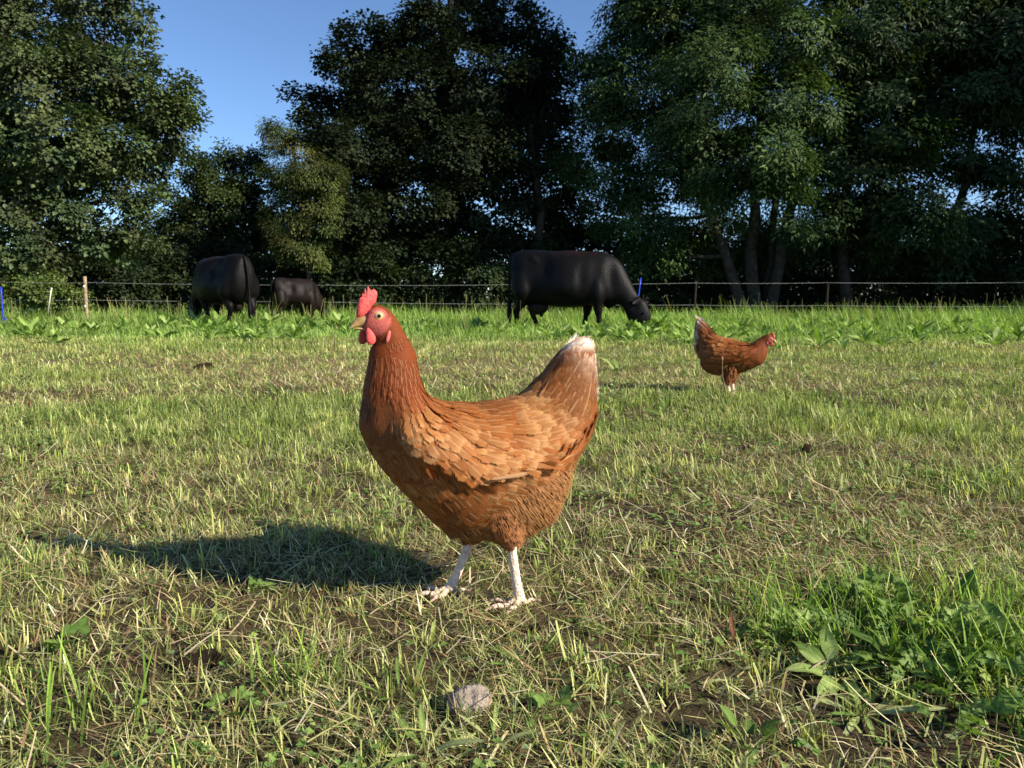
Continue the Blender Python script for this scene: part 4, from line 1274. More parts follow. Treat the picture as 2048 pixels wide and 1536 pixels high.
    breast = (smooth(.50, .60, t) * (1 - smooth(.60, .66, t)) * smooth(1.2, 2.2, np.minimum(th, 2 * math.pi - th)))[:, None]
    base = base * (1 - .6 * breast) + np.array([.25, .118, .046]) * .6 * breast
    patch = fbm(P[:, 0] * 26, P[:, 2] * 26 + 7, seed + 40, 2)
    pale = smooth(.48, .74, patch + np.where(saddle, .16, np.where(wing, .03, -.02)) + (rg.random(n) - .5) * .25) * (t < .60)
    fringed = rg.random(n) < pale * np.where(saddle, .98, .85)
    pale = (pale * np.where(saddle, .26, .20))[:, None]
    base = base * (1 - pale) + np.array([.56, .31, .115]) * pale
    f = (smooth(.0, .06, t))[:, None]
    tip_w = (1 - smooth(.02, tail_t, t))[:, None]
    base = base * (1 - .15 * tip_w) + np.array([.55, .30, .14]) * .15 * tip_w
    mott = fbm(P[:, 0] * 17 + 4, P[:, 2] * 17, seed + 60, 2)
    base = base * (.72 + .56 * smooth(.3, .7, mott))[:, None]
    base = base * np.array(brown) * (.93 + .14 * rg.random((n, 1))) * (1 + (rg.random((n, 3)) - .5) * .05)
    side = N[:, 1] * cam_side
    lift = np.radians(np.where(tail, 3, np.where(hack, 5, 8)) + 5 * rg.random(n))
    lift = settle(L, P, D, N, length, lift, np.where(tail, .0012, np.where(t > .835, .0010, np.where(hack, .0014, np.where(saddle, .0034, np.where(wing, .0028, .0018))))) * (.5 + 1.0 * rg.random(n)))
    M = feather_frames(P - N * .0012, D, N, length, width, lift, rg, jit=.065)
    score = np.where((side > .15) & ~low & (t < .60), width * length * (side + .3), 0)
    sel = lambda m: np.nonzero(m)[0]
    i = sel(~low & ~hack & ~tail & ~fringed); pl.add('round', M[i], base[i], score[i], rg=rg)
    i = sel(~low & ~hack & ~tail & fringed); pl.add('fringed', M[i], base[i], score[i], rg=rg)
    i = sel(hack); pl.add('hackle', M[i], base[i], score[i] * 0, rg=rg)
    white = np.array([.86, .76, .62])
    wt = (1 - smooth(.07, .15, t))[:, None] * (.55 + .45 * rg.random((n, 1)))
    i = sel(tail); pl.add('quill', M[i], base[i], score[i] * 0, tip=(base * (1 - wt) + white * wt)[i], rg=rg)
    # fluff of belly, vent and thighs: many soft loose plumes
    fl = np.array([.40, .185, .066]) * np.array(brown)
    def add_fluff(P, D, N, ln):
        m = len(P)
        c = fl * (.86 + .28 * rg.random((m, 1)))
        Mf = feather_frames(P - N * .0004, D, N, ln * (.7 + .6 * rg.random(m)), .0021 * (.5 + .9 * rg.random(m)), np.radians(7 + 11 * rg.random(m)), rg, jit=.12)
        pl.add('fluff', Mf, c, np.zeros(m), rg=rg)
    tf, thf, Pf = darts(L, int(220000 * dense), lambda P, t, th: (P[:, 2] < fluff_line(P) + .012) & (t < .56), lambda P, t, th: np.full(len(P), .0019 / math.sqrt(dense)), rg)
    Df, Nf = L.frame(tf, thf)
    Df = Df * .55 + np.array([0, 0, -.75])
    add_fluff(Pf, Df, Nf, .020)
    i = sel(low & (rg.random(n) < .35)); pl.add('round', M[i], (base * .35 + fl * .65)[i], score[i] * 0, rg=rg)
    # thighs
    for A in TH:
        m = int(2000 * dense)
        k = rg.random(m) * .96
        s = k * (len(A) - 1)
        c = np.stack([np.interp(s, np.arange(len(A)), A[:, j]) for j in range(4)], 1)
        dr = A[-1, :3] - A[0, :3]; dr /= np.linalg.norm(dr)
        a = rg.random(m) * 6.283
        u = np.cross(dr, [0, 1, 0]); u /= np.linalg.norm(u); v = np.cross(dr, u)
        Nn = np.cos(a)[:, None] * u + np.sin(a)[:, None] * v
        Pq = c[:, :3] + Nn * c[:, 3:4]
        big = rg.random(m) < .12
        Mf = feather_frames(Pq, np.tile(dr, (m, 1)), Nn, .021 * (.7 + .5 * rg.random(m)), np.where(big, .012, .0021), np.radians(8 + 10 * rg.random(m)), rg, jit=.12)
        cc = (np.array([.33, .13, .042]) * np.array(brown)) * (.75 + .5 * rg.random((m, 1)))
        ii = sel(big); pl.add('round', Mf[ii], cc[ii], np.zeros(len(ii)), rg=rg)
        ii = sel(~big); pl.add('fluff', Mf[ii], cc[ii], np.zeros(len(ii)), rg=rg)
    # main tail quills: an upright fan
    tl = L.ring(np.array([.0, .10, .19]))
    for q in range(18):
        f = (q // 2) / 8.0
        sd = 1 if q % 2 else -1
        tip = np.array([tl[0, 0] * (1 - f) + tl[1, 2] * f, 0, tl[0, 1] * (1 - f) + tl[1, 3] * f])
        fb = .10 + .70 * f
        yb = tl[2, 4] * math.sqrt(max(.05, 1 - (1 - 2 * fb) ** 2)) + .0035
        bs = np.array([tl[2, 0] * (1 - fb) + tl[2, 2] * fb, sd * yb, tl[2, 1] * (1 - fb) + tl[2, 3] * fb])
        tip = tip + np.array([0, sd * (.0065 + .012 * f), 0])
        d = tip - bs; ln = np.linalg.norm(d)
        Mq = feather_frames(bs[None], (d / ln)[None], np.array([[-.35, sd * 1.0, .15]]), np.array([ln * (1.06 + .12 * rg.random())]), np.array([.021]), np.array([.0]), rg, jit=.06)
        cb = np.array([.36, .15, .055]) * np.array(brown) * (.85 + .3 * rg.random())
        wf = .35 + .65 * (1 - f) ** .7
        pl.add('quill', Mq, [cb], [0], tip=[(np.array([.80, .69, .54]) * wf + cb * (1 - wf)) * (.85 + .3 * rg.random())], rg=rg)
    if quill is not None:
        a, b, y = quill
        A = np.array([a[0], y, a[1]]); Bq = np.array([b[0], y + .006, b[1]])
        d = Bq - A; ln = np.linalg.norm(d)
        Mq = feather_frames(A[None], (d / ln)[None], np.array([[0, .9, .4]]) * np.array([1, cam_side, 1]), np.array([ln]), np.array([.0075]), np.array([.03]), rg, jit=0)
        pl.add('quill', Mq, [(.48, .27, .13)], [1.0], rg=rg)
    pl.emit(root, singles, "")
    # ---- head
    cb_ = np.array(comb); c0_ = cb_[0] * .5 + cb_[-3] * .5
    comb = c0_ + (cb_ - c0_) * np.array([1.0, 1.0])
    c = MB(); plate(comb, .0045, c); cb = c.build("comb", M_SKIN, root)
    bt, bb = beak["top"], beak["low"]
    bm_ = MB()
    def beak_half(prof, w0):
        """rings from the base to the tip: (top x,z, bottom x,z)"""
        A = np.array(prof, float); nr = len(A); ns = 12
        V = []
        for i in range(nr):
            f = i / (nr - 1)
            w = w0 * (1 - f ** 1.6) + .0004
            tp = A[i, :2]; bo = A[i, 2:4]
            for k in range(ns):
                a = 2 * math.pi * k / ns
                q = (tp + bo) / 2 + (tp - bo) / 2 * math.cos(a)
                V.append((q[0], w * math.sin(a), q[1]))
        F = []
        for i in range(nr - 1):
            for k in range(ns):
                F.append((i * ns + k, i * ns + (k + 1) % ns, (i + 1) * ns + (k + 1) % ns, (i + 1) * ns + k))
        return np.array(V), np.array(F), np.repeat(np.linspace(0, 1, nr), ns)
    V, F, f = beak_half(bt, .0075)
    dk = np.clip(.62 + .75 * smooth(.35, 1.0, f) + .35 * (V[:, 2] < .3 * V[:, 2].min() + .7 * V[:, 2].mean()), .4, 1.4)
    bm_.add(V, F, np.stack([dk, dk * .95, dk * .85], 1))
    up = bm_.build("beak", M_BEAK, root)
    b2 = MB(); V, F, f = beak_half(bb, .0062); b2.add(V, F, (1.05, 1.05, 1.0)); b2.build("lower_beak", M_BEAK, up)
    for (x, z, y, r) in eye:
        s = 1 if y > 0 else -1
        e = MB()
        # eyeball with iris and pupil as rings facing sideways and a little forward
        fw = np.array([.22, s * .97, .05]); fw /= np.linalg.norm(fw)
        up_ = np.array([0, 0, 1.0]); rt = np.cross(fw, up_); rt /= np.linalg.norm(rt); up_ = np.cross(rt, fw)
        rot = np.stack([rt, up_, fw], 1)
        nu, nv = 24, 22
        tt = np.linspace(0, math.pi, nv)
        cols = []
        for a in tt:
            d = math.sin(a) if a < math.pi / 2 else 2
            cc = (.004, .004, .004) if d < .30 else ((.66, .40, .17) if d < .78 else ((.34, .15, .06) if d < .84 else (.70, .48, .36)))
            cols += [cc] * nu
        blob(e, (x, y, z), (r, r, r * .75), rot=rot, col=np.array(cols), nu=nu, nv=nv)
        eo = e.build("eye", M_EYE, root)
        l = MB()
        k = np.linspace(0, 2 * math.pi, 25)
        ring = np.array([x, y, z]) + (np.cos(k)[:, None] * rt * r * .98 + np.sin(k)[:, None] * up_ * r * .92) + fw * r * .22
        l.tube(ring, np.full(25, r * .17), sides=7, cap=False, col=(1.15, 2.4, 2.2))
        ring2 = np.array([x, y, z]) + (np.cos(k)[:, None] * rt * r * 1.32 + np.sin(k)[:, None] * up_ * r * 1.22) + fw * r * .02
        l.tube(ring2, np.full(25, r * .2), sides=7, cap=False, col=(.9, 1.3, 1.2))
        l.build("eyelid", M_SKIN, eo)
    for (a, b, y, w) in wattles:
        m = MB()
        A = np.array([a[0], y, a[1]]); Bq = np.array([b[0], y * 1.25, b[1]])
        d = Bq - A; ln = np.linalg.norm(d); z = d / ln
        yv = np.array([0, 1.0, 0]); xv = np.cross(yv, z); xv /= np.linalg.norm(xv); yv = np.cross(z, xv)
        def drop(V):
            V = V.copy(); s = (V[:, 2] + 1) / 2
            V[:, 0] *= .45 + .62 * s; V[:, 0] += .12 * np.sin(s * 3); V[:, 1] *= .8 + .25 * s
            return V
        blob(m, (A + Bq) / 2, (w, .0030, ln / 2), rot=np.stack([xv, yv, z], 1), nu=18, nv=14, fn=drop)
        m.build("wattle", M_SKIN, root)
    for (a, b, y, w) in lobes:
        m = MB()
        A = np.array([a[0], y, a[1]]); Bq = np.array([b[0], y * 1.05, b[1]])
        d = Bq - A; ln = np.linalg.norm(d); z = d / ln
        yv = np.array([0, 1.0, 0]); xv = np.cross(yv, z); xv /= np.linalg.norm(xv); yv = np.cross(z, xv)
        blob(m, (A + Bq) / 2, (w, .0026, ln / 2), rot=np.stack([xv, yv, z], 1), nu=14, nv=12, col=(1.0, 1.5, 1.4))
        m.build("earlobe", M_SKIN, root)
    for (path, fd, sd) in legs:
        make_foot(root, 1, None, path, fd, sd)
    return root

M_HENBODY = mat_solid("hen skin and down", (1, 1, 1), rough=.7, spec=.15, var=.22, nscale=330, bump=.12, bscale=420, attr=True)

def hens():
    O = (-.045, 1.10)
    z0 = float(ground_z(O[0] + .03, O[1] - .03)) + .002
    yaw = math.atan2(-math.sin(math.radians(22)), -math.cos(math.radians(22)))
    make_hen("hen", "large brown hen in the foreground with upright red comb, facing left", (O[0], O[1], z0), yaw, HEN1_PAIRS, 1,
        [(0.1559, 0.2696), (0.1034, 0.2293), (0.0410, 0.1988), (-0.0322, 0.2077), (-0.0780, 0.2038), (-0.1330, 0.2247), (-.2, .25)], 300,
        [(0.1766, 0.4194), (0.1749, 0.4340), (0.1727, 0.4420), (0.1700, 0.4457), (0.1691, 0.4413), (0.1686, 0.4487), (0.1669, 0.4513), (0.1654, 0.4427), (0.1651, 0.4540), (0.1634, 0.4580), (0.1613, 0.4447), (0.1610, 0.4567), (0.1596, 0.4610), (0.1564, 0.4553), (0.1543, 0.4560), (0.1516, 0.4570), (0.1476, 0.4534), (0.1470, 0.4493), (0.1485, 0.4433), (0.1493, 0.4386), (0.1548, 0.4340), (0.1569, 0.4299), (0.1611, 0.4233), (0.1699, 0.4180)],
        dict(top=[(.1600, .4215, .1545, .4065), (.1680, .4208, .1615, .4066), (.1766, .4187, .1690, .4064), (.1812, .4130, .1750, .4060), (.1840, .4080, .1805, .4052), (.1850, .4046, .1845, .4038)],
             low=[(.1545, .4062, .1590, .4000), (.1620, .4060, .1640, .4008), (.1690, .4055, .1700, .4018), (.1760, .4050, .1762, .4030), (.1800, .4046, .1800, .4036)]),
        [(.1482, .4205, .0120, .0074), (.1482, .4205, -.0120, .0074)],
        [((.1635, .4056), (.1586, .3825), .010, .0080), ((.1669, .4042), (.1661, .3818), -.010, .0080)],
        [((.1354, .4021), (.1405, .3850), .0200, .0030), ((.1354, .4021), (.1405, .3850), -.0200, .0030)],
        [([(-.0255, .043, .128), (-.0319, .043, .0782), (-.0374, .043, .0402), (-.0429, .043, .0085)], 6, 1), ([(-.003, -.035, .116), (.0123, -.035, .0623), (.0260, -.035, .0329), (.0385, -.035, .0085)], -4, 2)],
        [[(-.005, .030, .165, .042), (-.018, .036, .136, .029), (-.025, .041, .118, .017), (-.028, .043, .106, .0090)],
         [(.020, -.028, .155, .042), (.016, -.032, .126, .029), (.006, -.034, .108, .017), (.0060, -.035, .094, .0090)]],
        seed=11, quill=((.0213, .2060), (-.0379, .2140), .101))
    g = (1.009, 3.554)
    yaw2 = math.atan2(-math.sin(math.radians(28)), math.cos(math.radians(28)))
    make_hen("hen", "smaller brown hen further back with white tail tip, facing right", (g[0], g[1], float(ground_z(*g))), yaw2, HEN2_PAIRS, -1,
        [(.15, .21), (.10, .175), (.04, .155), (-.03, .150), (-.08, .150), (-.13, .165), (-.2, .19)], 0,
        [(0.1752, 0.2773), (0.1749, 0.2857), (0.1768, 0.2927), (0.1798, 0.2844), (0.1821, 0.2928), (0.1857, 0.2831), (0.1890, 0.2888), (0.1912, 0.2777), (0.1948, 0.2750), (0.1953, 0.2611), (0.1914, 0.2596), (0.1858, 0.2665)],
        dict(top=[(.182, .266, .181, .246), (.1914, .2605, .188, .245), (.1982, .2556, .194, .244), (.2020, .249, .199, .2425), (.2042, .2416, .2038, .241)],
             low=[(.181, .2455, .184, .240), (.188, .2445, .189, .2405), (.194, .2435, .195, .241), (.199, .2425, .199, .2415)]),
        [(.1825, .2600, -.0115, .006), (.1825, .2600, .0115, .006)],
        [((.186, .245), (.182, .226), -.008, .007), ((.188, .244), (.186, .226), .008, .007)],
        [((.166, .247), (.168, .234), -.019, .004), ((.166, .247), (.168, .234), .019, .004)],
        [([(-.002, -.04, .080), (0.0007, -.04, 0.0564), (0.0056, -.04, 0.0338), (0.0107, -.04, 0.0085)], 5, 3), ([(.002, .04, .08), (0.0043, .04, 0.0633), (0.0065, .04, 0.0372), (0.0104, .04, 0.0085)], -5, 4)],
        [[(.010, -.036, .140, .044), (.006, -.04, .105, .032), (0.0, -.04, .075, .020), (.002, -.04, .058, .010)], [(.010, .036, .140, .044), (.006, .04, .105, .032), (0.003, .04, .08, .020), (.004, .04, .062, .010)]],
        dense=.35, seed=12, face_t=.90, brown=(.86, .74, .66))
hens()

# ------------------------------------------------------------------ cattle
COW_PAIRS = [(-1.0036, 1.0965, -1.0265, 0.7727, 0.1100), (-0.9563, 1.1549, -0.9948, 0.5230, 0.2000), (-0.8849, 1.1772, -0.8983, 0.3702, 0.2600), (-0.7711, 1.1892, -0.7620, 0.3288, 0.2800), (-0.6367, 1.1914, -0.6051, 0.3153, 0.2900), (-0.4677, 1.1753, -0.4634, 0.3157, 0.3300), (-0.2999, 1.1648, -0.2942, 0.2955, 0.3700), (-0.1057, 1.1701, -0.0982, 0.2865, 0.3850), (0.0597, 1.1677, 0.0546, 0.2924, 0.3700), (0.2104, 1.1548, 0.1924, 0.3174, 0.3300), (0.3330, 1.1530, 0.3157, 0.3449, 0.2800), (0.4552, 1.1353, 0.4315, 0.3722, 0.2500), (0.5637, 1.0938, 0.5138, 0.3317, 0.2150), (0.6588, 1.0288, 0.5882, 0.3454, 0.1800), (0.7409, 0.9214, 0.6423, 0.3455, 0.1550), (0.8101, 0.7876, 0.7103, 0.3187, 0.1350), (0.8792, 0.6538, 0.7585, 0.2515, 0.1200), (0.9413, 0.5335, 0.7906, 0.1842, 0.1150), (1.0027, 0.4533, 0.8213, 0.1169, 0.1150), (1.0836, 0.3932, 0.8521, 0.0497, 0.1120), (1.1457, 0.2731, 0.8799, -0.0041, 0.1000), (1.1781, 0.1729, 0.9317, -0.0509, 0.0850), (1.1638, 0.0924, 0.9700, -0.0600, 0.0720), (1.1350, 0.0200, 1.0000, -0.0740, 0.0660), (1.0950, -0.0350, 1.0250, -0.0800, 0.0480)]

def make_cow(name, label, loc, rz, sx=1.0, s=1.0, udder=True, thin=1.0, tint=(1, 1, 1), legk=1.0, mirror=1, seed=1, tag_ear=None, head_turn=0.0):
    root = empty(name, loc, rz)
    tag(root, label, "cow" if udder else "calf")
    dz = .09
    Z = lambda z: (z + dz) * s
    def zz(z):                        # calves: longer legs for their body
        z = z + dz
        return z * s
    pr = []
    for (a, b, c, d, w) in COW_PAIRS:
        bd = d
        if not udder and a < .5: bd = d + .16
        pr.append((a * sx * s, zz(b), c * sx * s, zz(bd), w * s * thin))
    def hollows(p, t, th):
        """the hollow before the hip, the dip behind the shoulder, the neck groove and faint ribs"""
        x = p[..., 0] / (sx * s); z = p[..., 2] / s - dz; sd = np.abs(np.sin(th))
        g = lambda cx, cz, rx, rz: np.exp(-((x - cx) / rx) ** 2 - ((z - cz) / rz) ** 2)
        o = -.060 * g(-.44, .90, .13, .15) - .030 * g(.14, .70, .08, .22) - .035 * g(.58, .74, .07, .22) - .03 * g(-.90, .78, .06, .2) + .02 * g(-.74, .66, .14, .16) + .02 * g(-.12, .55, .25, .18)
        o = o + .0025 * np.sin(x * 42) * g(-.1, .75, .25, .2) - .03 * g(.92, .36, .05, .12)
        return o * sd * s
    L = Loft(pr, fine=200, flat=.45, pear=.14, off=hollows)
    mb = MB()
    L.mesh(mb, 150, 48)
    def leg(pts):
        A = np.array([(x * sx * s, y * s * thin * mirror, zz(z), r * s) for x, y, z, r in pts])
        q = np.linspace(0, len(A) - 1, (len(A) - 1) * 5 + 1)
        A = resample(A, len(q))
        mb.tube(A[:, :3], A[:, 3], sides=14)
    # hind legs (near = right side), hock bent backwards
    leg([(-.78, -.06, .98, .05), (-.80, -.12, .80, .17), (-.80, -.19, .55, .17), (-.80, -.18, .42, .115), (-.90, -.17, .27, .068), (-.91, -.165, .18, .050), (-.895, -.165, .04, .042), (-.885, -.165, -.02, .050), (-.87, -.165, -.088, .056)])
    leg([(-.76, .06, .98, .05), (-.74, .12, .80, .17), (-.70, .19, .55, .17), (-.66, .18, .42, .115), (-.73, .17, .27, .068), (-.72, .165, .18, .050), (-.66, .165, .04, .042), (-.64, .165, -.02, .050), (-.61, .165, -.088, .056)])
    # front legs
    leg([(.30, -.05, .95, .05), (.33, -.11, .74, .16), (.36, -.18, .52, .125), (.37, -.165, .36, .088), (.385, -.155, .22, .066), (.39, -.155, .15, .048), (.40, -.155, .02, .044), (.405, -.155, -.04, .052), (.42, -.155, -.088, .056)])
    leg([(.28, .05, .95, .05), (.27, .11, .74, .16), (.22, .18, .52, .125), (.185, .165, .36, .088), (.16, .155, .22, .066), (.145, .155, .15, .048), (.13, .155, .02, .044), (.128, .155, -.04, .052), (.135, .155, -.088, .056)])
    # hip bones, shoulder blades and the dewlap
    for sd in (-1, 1):
        A = np.array([(-.70 * sx * s, sd * .10 * s * thin, zz(1.09), .03 * s), (-.64 * sx * s, sd * .185 * s * thin, zz(1.04), .055 * s), (-.57 * sx * s, sd * .190 * s * thin, zz(.98), .058 * s), (-.50 * sx * s, sd * .15 * s * thin, zz(.88), .03 * s)]); mb.tube(A[:, :3], A[:, 3], sides=10)
        A = np.array([(.26 * sx * s, sd * .12 * s * thin, zz(1.04), .03 * s), (.32 * sx * s, sd * .15 * s * thin, zz(.92), .085 * s), (.39 * sx * s, sd * .165 * s * thin, zz(.74), .105 * s), (.44 * sx * s, sd * .13 * s * thin, zz(.56), .085 * s), (.46 * sx * s, sd * .10 * s * thin, zz(.48), .03 * s)]); mb.tube(A[:, :3], A[:, 3], sides=10)
    A = np.array([(.45 * sx * s, 0, zz(.42), .09 * s), (.54 * sx * s, 0, zz(.33), .075 * s), (.62 * sx * s, 0, zz(.36), .05 * s)]); mb.tube(A[:, :3], A[:, 3], sides=10)
    def col(co):
        rust = smooth(.86, 1.02, co[:, 2] / (1.28 * s)) * smooth(-.45, -.05, co[:, 0] / (sx * s)) * (1 - smooth(.25, .6, co[:, 0] / (sx * s)))
        rust = np.clip(rust * (.5 + fbm(co[:, 0] * 6, co[:, 1] * 6, seed)), 0, 1)[:, None] * (1.0 if udder else .15)
        c = np.tile(np.array(tint, float), (len(co), 1))
        hoof = (co[:, 2] < .055 * s)[:, None]
        c = c * (1 + rust * np.array([2.6, .6, .1]))
        return np.where(hoof, c * 1.6, c)
    voxel_body(mb, "body", M_COW, root, .024 * s, 8, col)
    # tail
    t = MB()
    A = np.array([(-.97, 0, 1.12, .045), (-1.04, 0, 1.00, .032), (-1.055, -.01, .75, .022), (-1.06, -.02, .50, .018), (-1.06, -.02, .34, .03), (-1.055, -.02, .18, .042), (-1.05, -.02, .04, .010)])
    A = resample(np.array([(x * sx * s, y * s, zz(z), r * s) for x, y, z, r in A]), 28)
    t.tube(A[:, :3], A[:, 3], sides=10, col=tuple(tint)); t.build("tail", M_COW, root)
    # ears: cupped leaves at the sides of the poll
    for sd in (-1, 1):
        e = MB()
        nn, mm = 9, 5
        V = []
        a0 = np.array([1.03 * sx * s, sd * .10 * s, zz(.40)]); d = np.array([-.10 if sd < 0 else .06, sd * .17, -.06 if sd < 0 else .0]) * s
        ln = np.linalg.norm(d); dx = d / ln
        upv = np.array([.3, 0, 1.0]); sv = np.cross(dx, upv); sv /= np.linalg.norm(sv); nv_ = np.cross(sv, dx)
        for layer in (0, 1):
            for i in range(nn):
                f = i / (nn - 1); w = .062 * s * math.sin(math.pi * min(1, .12 + .88 * f) ** .8) * (1.0 if f < 1 else 0) + .004
                for j in range(mm):
                    q = (j / (mm - 1) - .5) * 2
                    V.append(a0 + dx * ln * 1.05 * f + nv_ * w * q + sv * (.035 * s * q * q) + sv * (layer * .010 * s))
        V = np.array(V); F = []
        for layer in (0, 1):
            o = layer * nn * mm
            for i in range(nn - 1):
                for j in range(mm - 1):
                    k = o + i * mm + j
                    F.append((k, k + 1, k + mm + 1, k + mm))
        for i in range(nn - 1):
            for j in (0, mm - 1):
                k = i * mm + j; F.append((k, k + mm, k + mm + nn * mm, k + nn * mm))
        for j in range(mm - 1):
            k = (nn - 1) * mm + j; F.append((k, k + 1, k + 1 + nn * mm, k + nn * mm))
        e.add(V, F, tuple(q * 1.8 for q in tint))
        e.build("ear", M_COW, root)
        ey = MB(); blob(ey, (1.075 * sx * s, sd * .098 * s, zz(.215)), (.020 * s,) * 3, col=(.5, .4, .35)); ey.build("eye", M_EYEDARK, root)
    if udder:
        u = MB()
        blob(u, (-.60 * sx * s, 0, zz(.29)), (.17 * s, .13 * s, .12 * s), col=(5.0, 3.6, 2.8), nu=18, nv=12)
        for (x, y) in ((-.66, .06), (-.66, -.06), (-.54, .06), (-.54, -.06)):
            u.tube(np.array([(x * sx * s, y * s, zz(.23)), (x * sx * s, y * s, zz(.185)), (x * sx * s, y * s, zz(.14))]), np.array([.022, .02, .010]) * s, sides=8, col=(5.0, 3.6, 2.8))
        u.build("udder", M_COW, root)
    return root

M_EYEDARK = mat_solid("cow eye", (.02, .015, .012), rough=.08, spec=.6, var=.1, nscale=20)

def cattle():
    loc = (.94, 11.5, float(ground_z(.94, 11.5)))
    make_cow("cow", "black cow grazing side-on with its head down at the right", loc, -math.radians(14), s=.95, seed=3)
    c = (-5.15, 13.6)
    make_cow("cow", "black cow seen from behind at the left, tail hanging down", (c[0], c[1], float(ground_z(*c))), math.radians(180 - 42), s=.955, seed=4, tint=(1.15, 1.05, 1.0))
    c = (-3.88, 14.15)
    make_cow("calf", "small dark brown calf between the left cow and the near hen", (c[0], c[1], float(ground_z(*c))), math.radians(38), s=.67, sx=.74, thin=.78, udder=False, seed=5, tint=(2.3, 1.75, 1.6))
cattle()

# ------------------------------------------------------------------ fence
def fence():
    def post(u, vt, Y, r, mat, label, lean=0.0):
        x = (u - 1024) / FPX * Y
        z0 = float(ground_z(x, Y)); zt = at(u, vt, Y)[2]
        root = empty("fence_post", (x, Y, z0)); tag(root, label, "post", "wooden fence posts")
        m = MB()
        k = np.linspace(-.1, 1, 9)
        P = np.stack([lean * k * (zt - z0) + .004 * np.sin(k * 9), np.zeros(9), k * (zt - z0)], 1)
        m.tube(P, r * (1 + .06 * np.sin(k * 14)), sides=12)
        m.build("stake", mat, root, smooth_sh=False)
        for zz in (.34, .72):
            b = MB(); blob(b, (0, -r - .012, zz), (.016, .020, .022), nu=10, nv=8); b.build("insulator", M_WHITE if mat is M_WOOD else M_WOOD_SHADED, root)  # insulators on the shade-darkened posts take the same dark colour
        return x, Y
    post(177, 553, 15.0, .030, M_WOOD, "pale sunlit wooden fence post beside the bramble bush", .0)
    post(1388, 562, 15.3, .024, M_WOOD_SHADED, "dark wooden fence post just right of the grazing cow's head")
    post(1650, 568, 15.3, .024, M_WOOD_SHADED, "dark wooden fence post at the right, under the ash trees")
    # plastic tread-in posts
    for (u, vt, Y, lb, lean) in ((600, 559, 14.9, "blue plastic fence post showing above and below the calf", 0.0), (1277, 556, 14.6, "blue plastic fence post behind the grazing cow's neck", .10), (2, 574, 13.6, "blue plastic fence post at the left edge of the view", 0.0)):
        p = at(u, vt, Y); z0 = float(ground_z(p[0], Y)); hgt = p[2] - z0
        root = empty("tread_in_post", (p[0] - lean * hgt * .5, Y, z0)); tag(root, lb, "post", "blue tread-in posts")
        m = MB()
        k = np.linspace(-.05, 1, 6)
        m.tube(np.stack([lean * k * hgt, 0 * k, k * hgt], 1), np.full(6, .011), sides=8); m.build("stake", M_BLUE, root)
        m = MB(); m.tube(np.array([(lean * hgt * .92 - .022, 0, hgt * .93), (lean * hgt * .92, 0, hgt * .955), (lean * hgt * .92 + .022, 0, hgt * .93)]), [.006, .008, .006], sides=6); m.build("hook", M_BLUE, root)
        m = MB(); m.tube(np.array([(0, 0, .12), (.05, 0, .115), (.075, 0, .10)]), [.010, .010, .008], sides=6); m.build("foot_step", M_BLUE, root)
    # two lines of electric tape
    for nm, lb, pts in (("fence_wire", "upper pale electric wire strung along the fence", [(-260, 563, 15.2), (0, 564, 15.1), (177, 565, 14.97), (600, 570, 15.1), (1020, 569.5, 15.2), (1388, 566, 15.26), (1650, 565.5, 15.26), (2048, 565, 15.3), (2400, 565, 15.4)]),
                    ("fence_wire", "lower pale electric wire strung just above the grass", [(-260, 598, 15.2), (0, 599, 15.1), (177, 600, 14.97), (600, 603, 15.1), (1020, 608, 15.2), (1388, 610, 15.26), (1650, 611, 15.26), (2048, 613, 15.3), (2400, 614, 15.4)])):
        P = []
        q = [at(*p) for p in pts]
        for a, b in zip(q[:-1], q[1:]):
            for f in np.linspace(0, 1, 12, endpoint=False):
                c = a * (1 - f) + b * f; c = c.copy(); c[2] -= .012 * 4 * f * (1 - f); P.append(c)
        P.append(q[-1])
        m = MB(); P = np.array(P); o0 = P[0].copy()
        m.tube(P - o0, np.full(len(P), .0027), sides=6)
        o = m.build(nm, M_WIRE); o.location = o0.tolist(); tag(o, lb, "wire", "fence wires")
    # pale stick leaning in the bramble
    p = at(98, 602, 14.6); q = at(103, 578, 14.6)
    m = MB(); m.tube(np.array([p - p, (q - p) * .5 + np.array([.004, 0, 0]), q - p]) + np.array([[-.04, 0, -.25], [0, 0, 0], [0, 0, 0]]), [.010, .010, .009], sides=8); blob(m, q - p + np.array([0, 0, .01]), (.022, .016, .014), nu=8, nv=6)
    o = m.build("stake", M_WHITE); o.location = p.tolist(); tag(o, "short pale stake leaning in front of the bramble bush", "stake")
fence()

# ------------------------------------------------------------------ stone
def stone():
    p = (-.045, .775); z = float(ground_z(*p))
    bm = bmesh.new(); bmesh.ops.create_icosphere(bm, subdivisions=4, radius=1)
    r_ = np.random.default_rng(4)
    cuts = [(unit(1)[0], .72 + .18 * r_.random()) for _ in range(9)]
    for v in bm.verts:
        c = np.array(v.co)
        for n, d in cuts:
            s = c @ n
            if s > d: c = c - n * (s - d) * .85
        w = 1 + .10 * (float(fbm(c[0] * 2.2 + 5, c[2] * 2.2 + c[1] * 1.7, 5)) - .5) + .05 * (float(fbm(c[0] * 9 + 5, c[2] * 9 + c[1] * 7, 8)) - .5)
        c = c * w
        v.co = Vector((c[0] * .0235, c[1] * .018, c[2] * .0185 + .004 * c[0]))
    me = bpy.data.meshes.new("stone"); bm.to_mesh(me); bm.free()
    for f in me.polygons: f.use_smooth = True
    me.materials.append(M_STONE)
    o = bpy.data.objects.new("stone", me); COL.objects.link(o); o.location = (p[0], p[1], z + .011); o.rotation_euler = (0, .25, .3)
    tag(o, "grey-brown fist-sized stone lying on the soil at the bottom", "stone")
stone()

